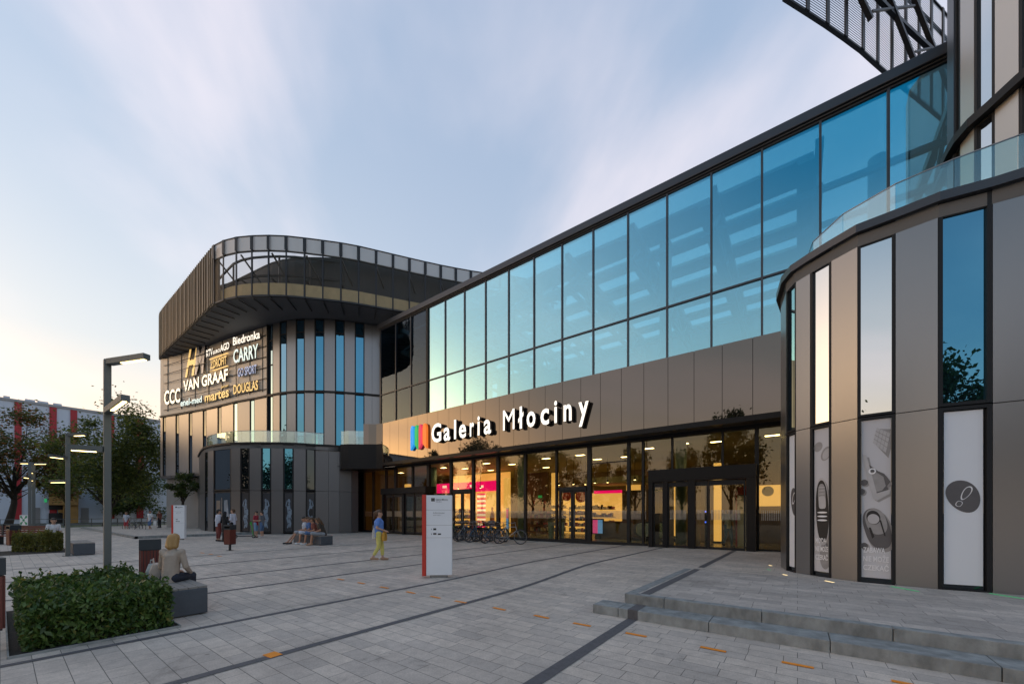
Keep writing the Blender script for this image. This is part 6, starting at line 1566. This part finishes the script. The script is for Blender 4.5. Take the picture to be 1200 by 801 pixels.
# warm air low over the sunset
hz = wn('ShaderNodeMath','SUBTRACT',i0=1.0); lk(zc.outputs[0], hz.inputs[1])
hp = wn('ShaderNodeMath','POWER',i1=1.9); lk(hz.outputs[0], hp.inputs[0])
dt = wn('ShaderNodeVectorMath','DOT_PRODUCT'); dt.inputs[1].default_value = (math.cos(SUN_AZ),math.sin(SUN_AZ),0); lk(tc.outputs['Generated'], dt.inputs[0])
dr = wn('ShaderNodeMapRange'); dr.interpolation_type = 'SMOOTHSTEP'; dr.inputs['From Min'].default_value = -.5; dr.inputs['From Max'].default_value = 1.0; dr.inputs['To Min'].default_value = .25; lk(dt.outputs['Value'], dr.inputs['Value'])
hw = wn('ShaderNodeMath','MULTIPLY'); lk(hp.outputs[0], hw.inputs[0]); lk(dr.outputs['Result'], hw.inputs[1])
hw2 = wn('ShaderNodeMath','MULTIPLY',i1=1.25); hw2.use_clamp = True; lk(hw.outputs[0], hw2.inputs[0])
low = wn('ShaderNodeMapRange'); low.inputs['From Min'].default_value = .02; low.inputs['From Max'].default_value = .3; lk(zc.outputs[0], low.inputs['Value'])
cream = wn('ShaderNodeMix'); cream.data_type = 'RGBA'; cream.inputs['A'].default_value = (6.0,4.0,2.3,1); cream.inputs['B'].default_value = (3.35,3.15,2.8,1); lk(low.outputs['Result'], cream.inputs['Factor'])
veil = wn('ShaderNodeVectorMath','ADD'); veil.inputs[1].default_value = (1.0,1.24,1.72); lk(sky.outputs[0], veil.inputs[0])
vwm = wn('ShaderNodeMix'); vwm.data_type = 'RGBA'; lk(hw2.outputs[0], vwm.inputs['Factor']); lk(veil.outputs[0], vwm.inputs['A']); lk(cream.outputs['Result'], vwm.inputs['B'])
dm = wn('ShaderNodeMath','MAXIMUM',i1=0.0); lk(dt.outputs['Value'], dm.inputs[0])
dp = wn('ShaderNodeMath','POWER',i1=22.0); lk(dm.outputs[0], dp.inputs[0])
g2 = wn('ShaderNodeVectorMath','SCALE'); g2.inputs[0].default_value = (26,14.5,5.0); lk(dp.outputs[0], g2.inputs['Scale'])
vw2 = wn('ShaderNodeVectorMath','ADD'); lk(vwm.outputs['Result'], vw2.inputs[0]); lk(g2.outputs[0], vw2.inputs[1]); vw = vw2
mx = wn('ShaderNodeMix'); mx.data_type = 'RGBA'; mx.inputs['B'].default_value = (4.5,3.85,3.85,1)
lk(cr.outputs['Result'], mx.inputs['Factor']); lk(vw.outputs[0], mx.inputs['A'])
# added darkening of the sky behind the camera, for deeper blue in the glass
def ss(sock, a, b):
    r = wn('ShaderNodeMapRange'); r.interpolation_type = 'SMOOTHSTEP'; r.inputs['From Min'].default_value = a; r.inputs['From Max'].default_value = b; lk(sock, r.inputs['Value']); return r.outputs['Result']
ny = wn('ShaderNodeMath','MULTIPLY',i1=-1.0); lk(sep.outputs[1], ny.inputs[0])
m1 = wn('ShaderNodeMath','MULTIPLY'); lk(ss(sep.outputs[0],-.55,.12), m1.inputs[0]); lk(ss(sep.outputs[2],.34,.62), m1.inputs[1])
m2 = wn('ShaderNodeMath','MULTIPLY'); lk(m1.outputs[0], m2.inputs[0]); lk(ss(ny.outputs[0],0.0,.5), m2.inputs[1])
dk = wn('ShaderNodeMix'); dk.data_type = 'RGBA'; dk.blend_type = 'MULTIPLY'; dk.inputs['B'].default_value = (.02,.38,.58,1)
lk(m2.outputs[0], dk.inputs['Factor']); lk(mx.outputs['Result'], dk.inputs['A'])
lk(dk.outputs['Result'], bg.inputs['Color']); bg.inputs['Strength'].default_value = .15
lk(bg.outputs[0], out.inputs['Surface'])
sl = bpy.data.lights.new('sun','SUN'); sl.energy = .06; sl.angle = R(6); sl.color = (1,.72,.45)
so_ = bpy.data.objects.new('sun', sl); COL.objects.link(so_)
sd = Vector((math.cos(SUN_AZ)*math.cos(SUN_EL), math.sin(SUN_AZ)*math.cos(SUN_EL), math.sin(SUN_EL)))
so_.rotation_euler = sd.to_track_quat('Z','Y').to_euler(); so_.location = (-40,-10,20)
cam = bpy.data.cameras.new('camera'); co = bpy.data.objects.new('camera', cam); COL.objects.link(co); S.camera = co
cam.sensor_width = 36; cam.lens = 36*FPX/1200; cam.shift_y = (600-400.5)/1200; cam.clip_end = 3000; cam.clip_start = .05
co.location = (0,0,1.6); co.rotation_euler = (R(90),0,R(36.745))
S.view_settings.view_transform = 'Standard'; S.view_settings.look = 'None'; S.view_settings.gamma = 1; S.view_settings.exposure = 1.0; S.view_settings.use_curve_mapping = False
S.cycles.use_denoising = True; S.cycles.max_bounces = 10; S.cycles.transparent_max_bounces = 24; S.cycles.glossy_bounces = 5; S.cycles.sample_clamp_indirect = 6
S.cycles.caustics_reflective = False; S.cycles.caustics_refractive = False
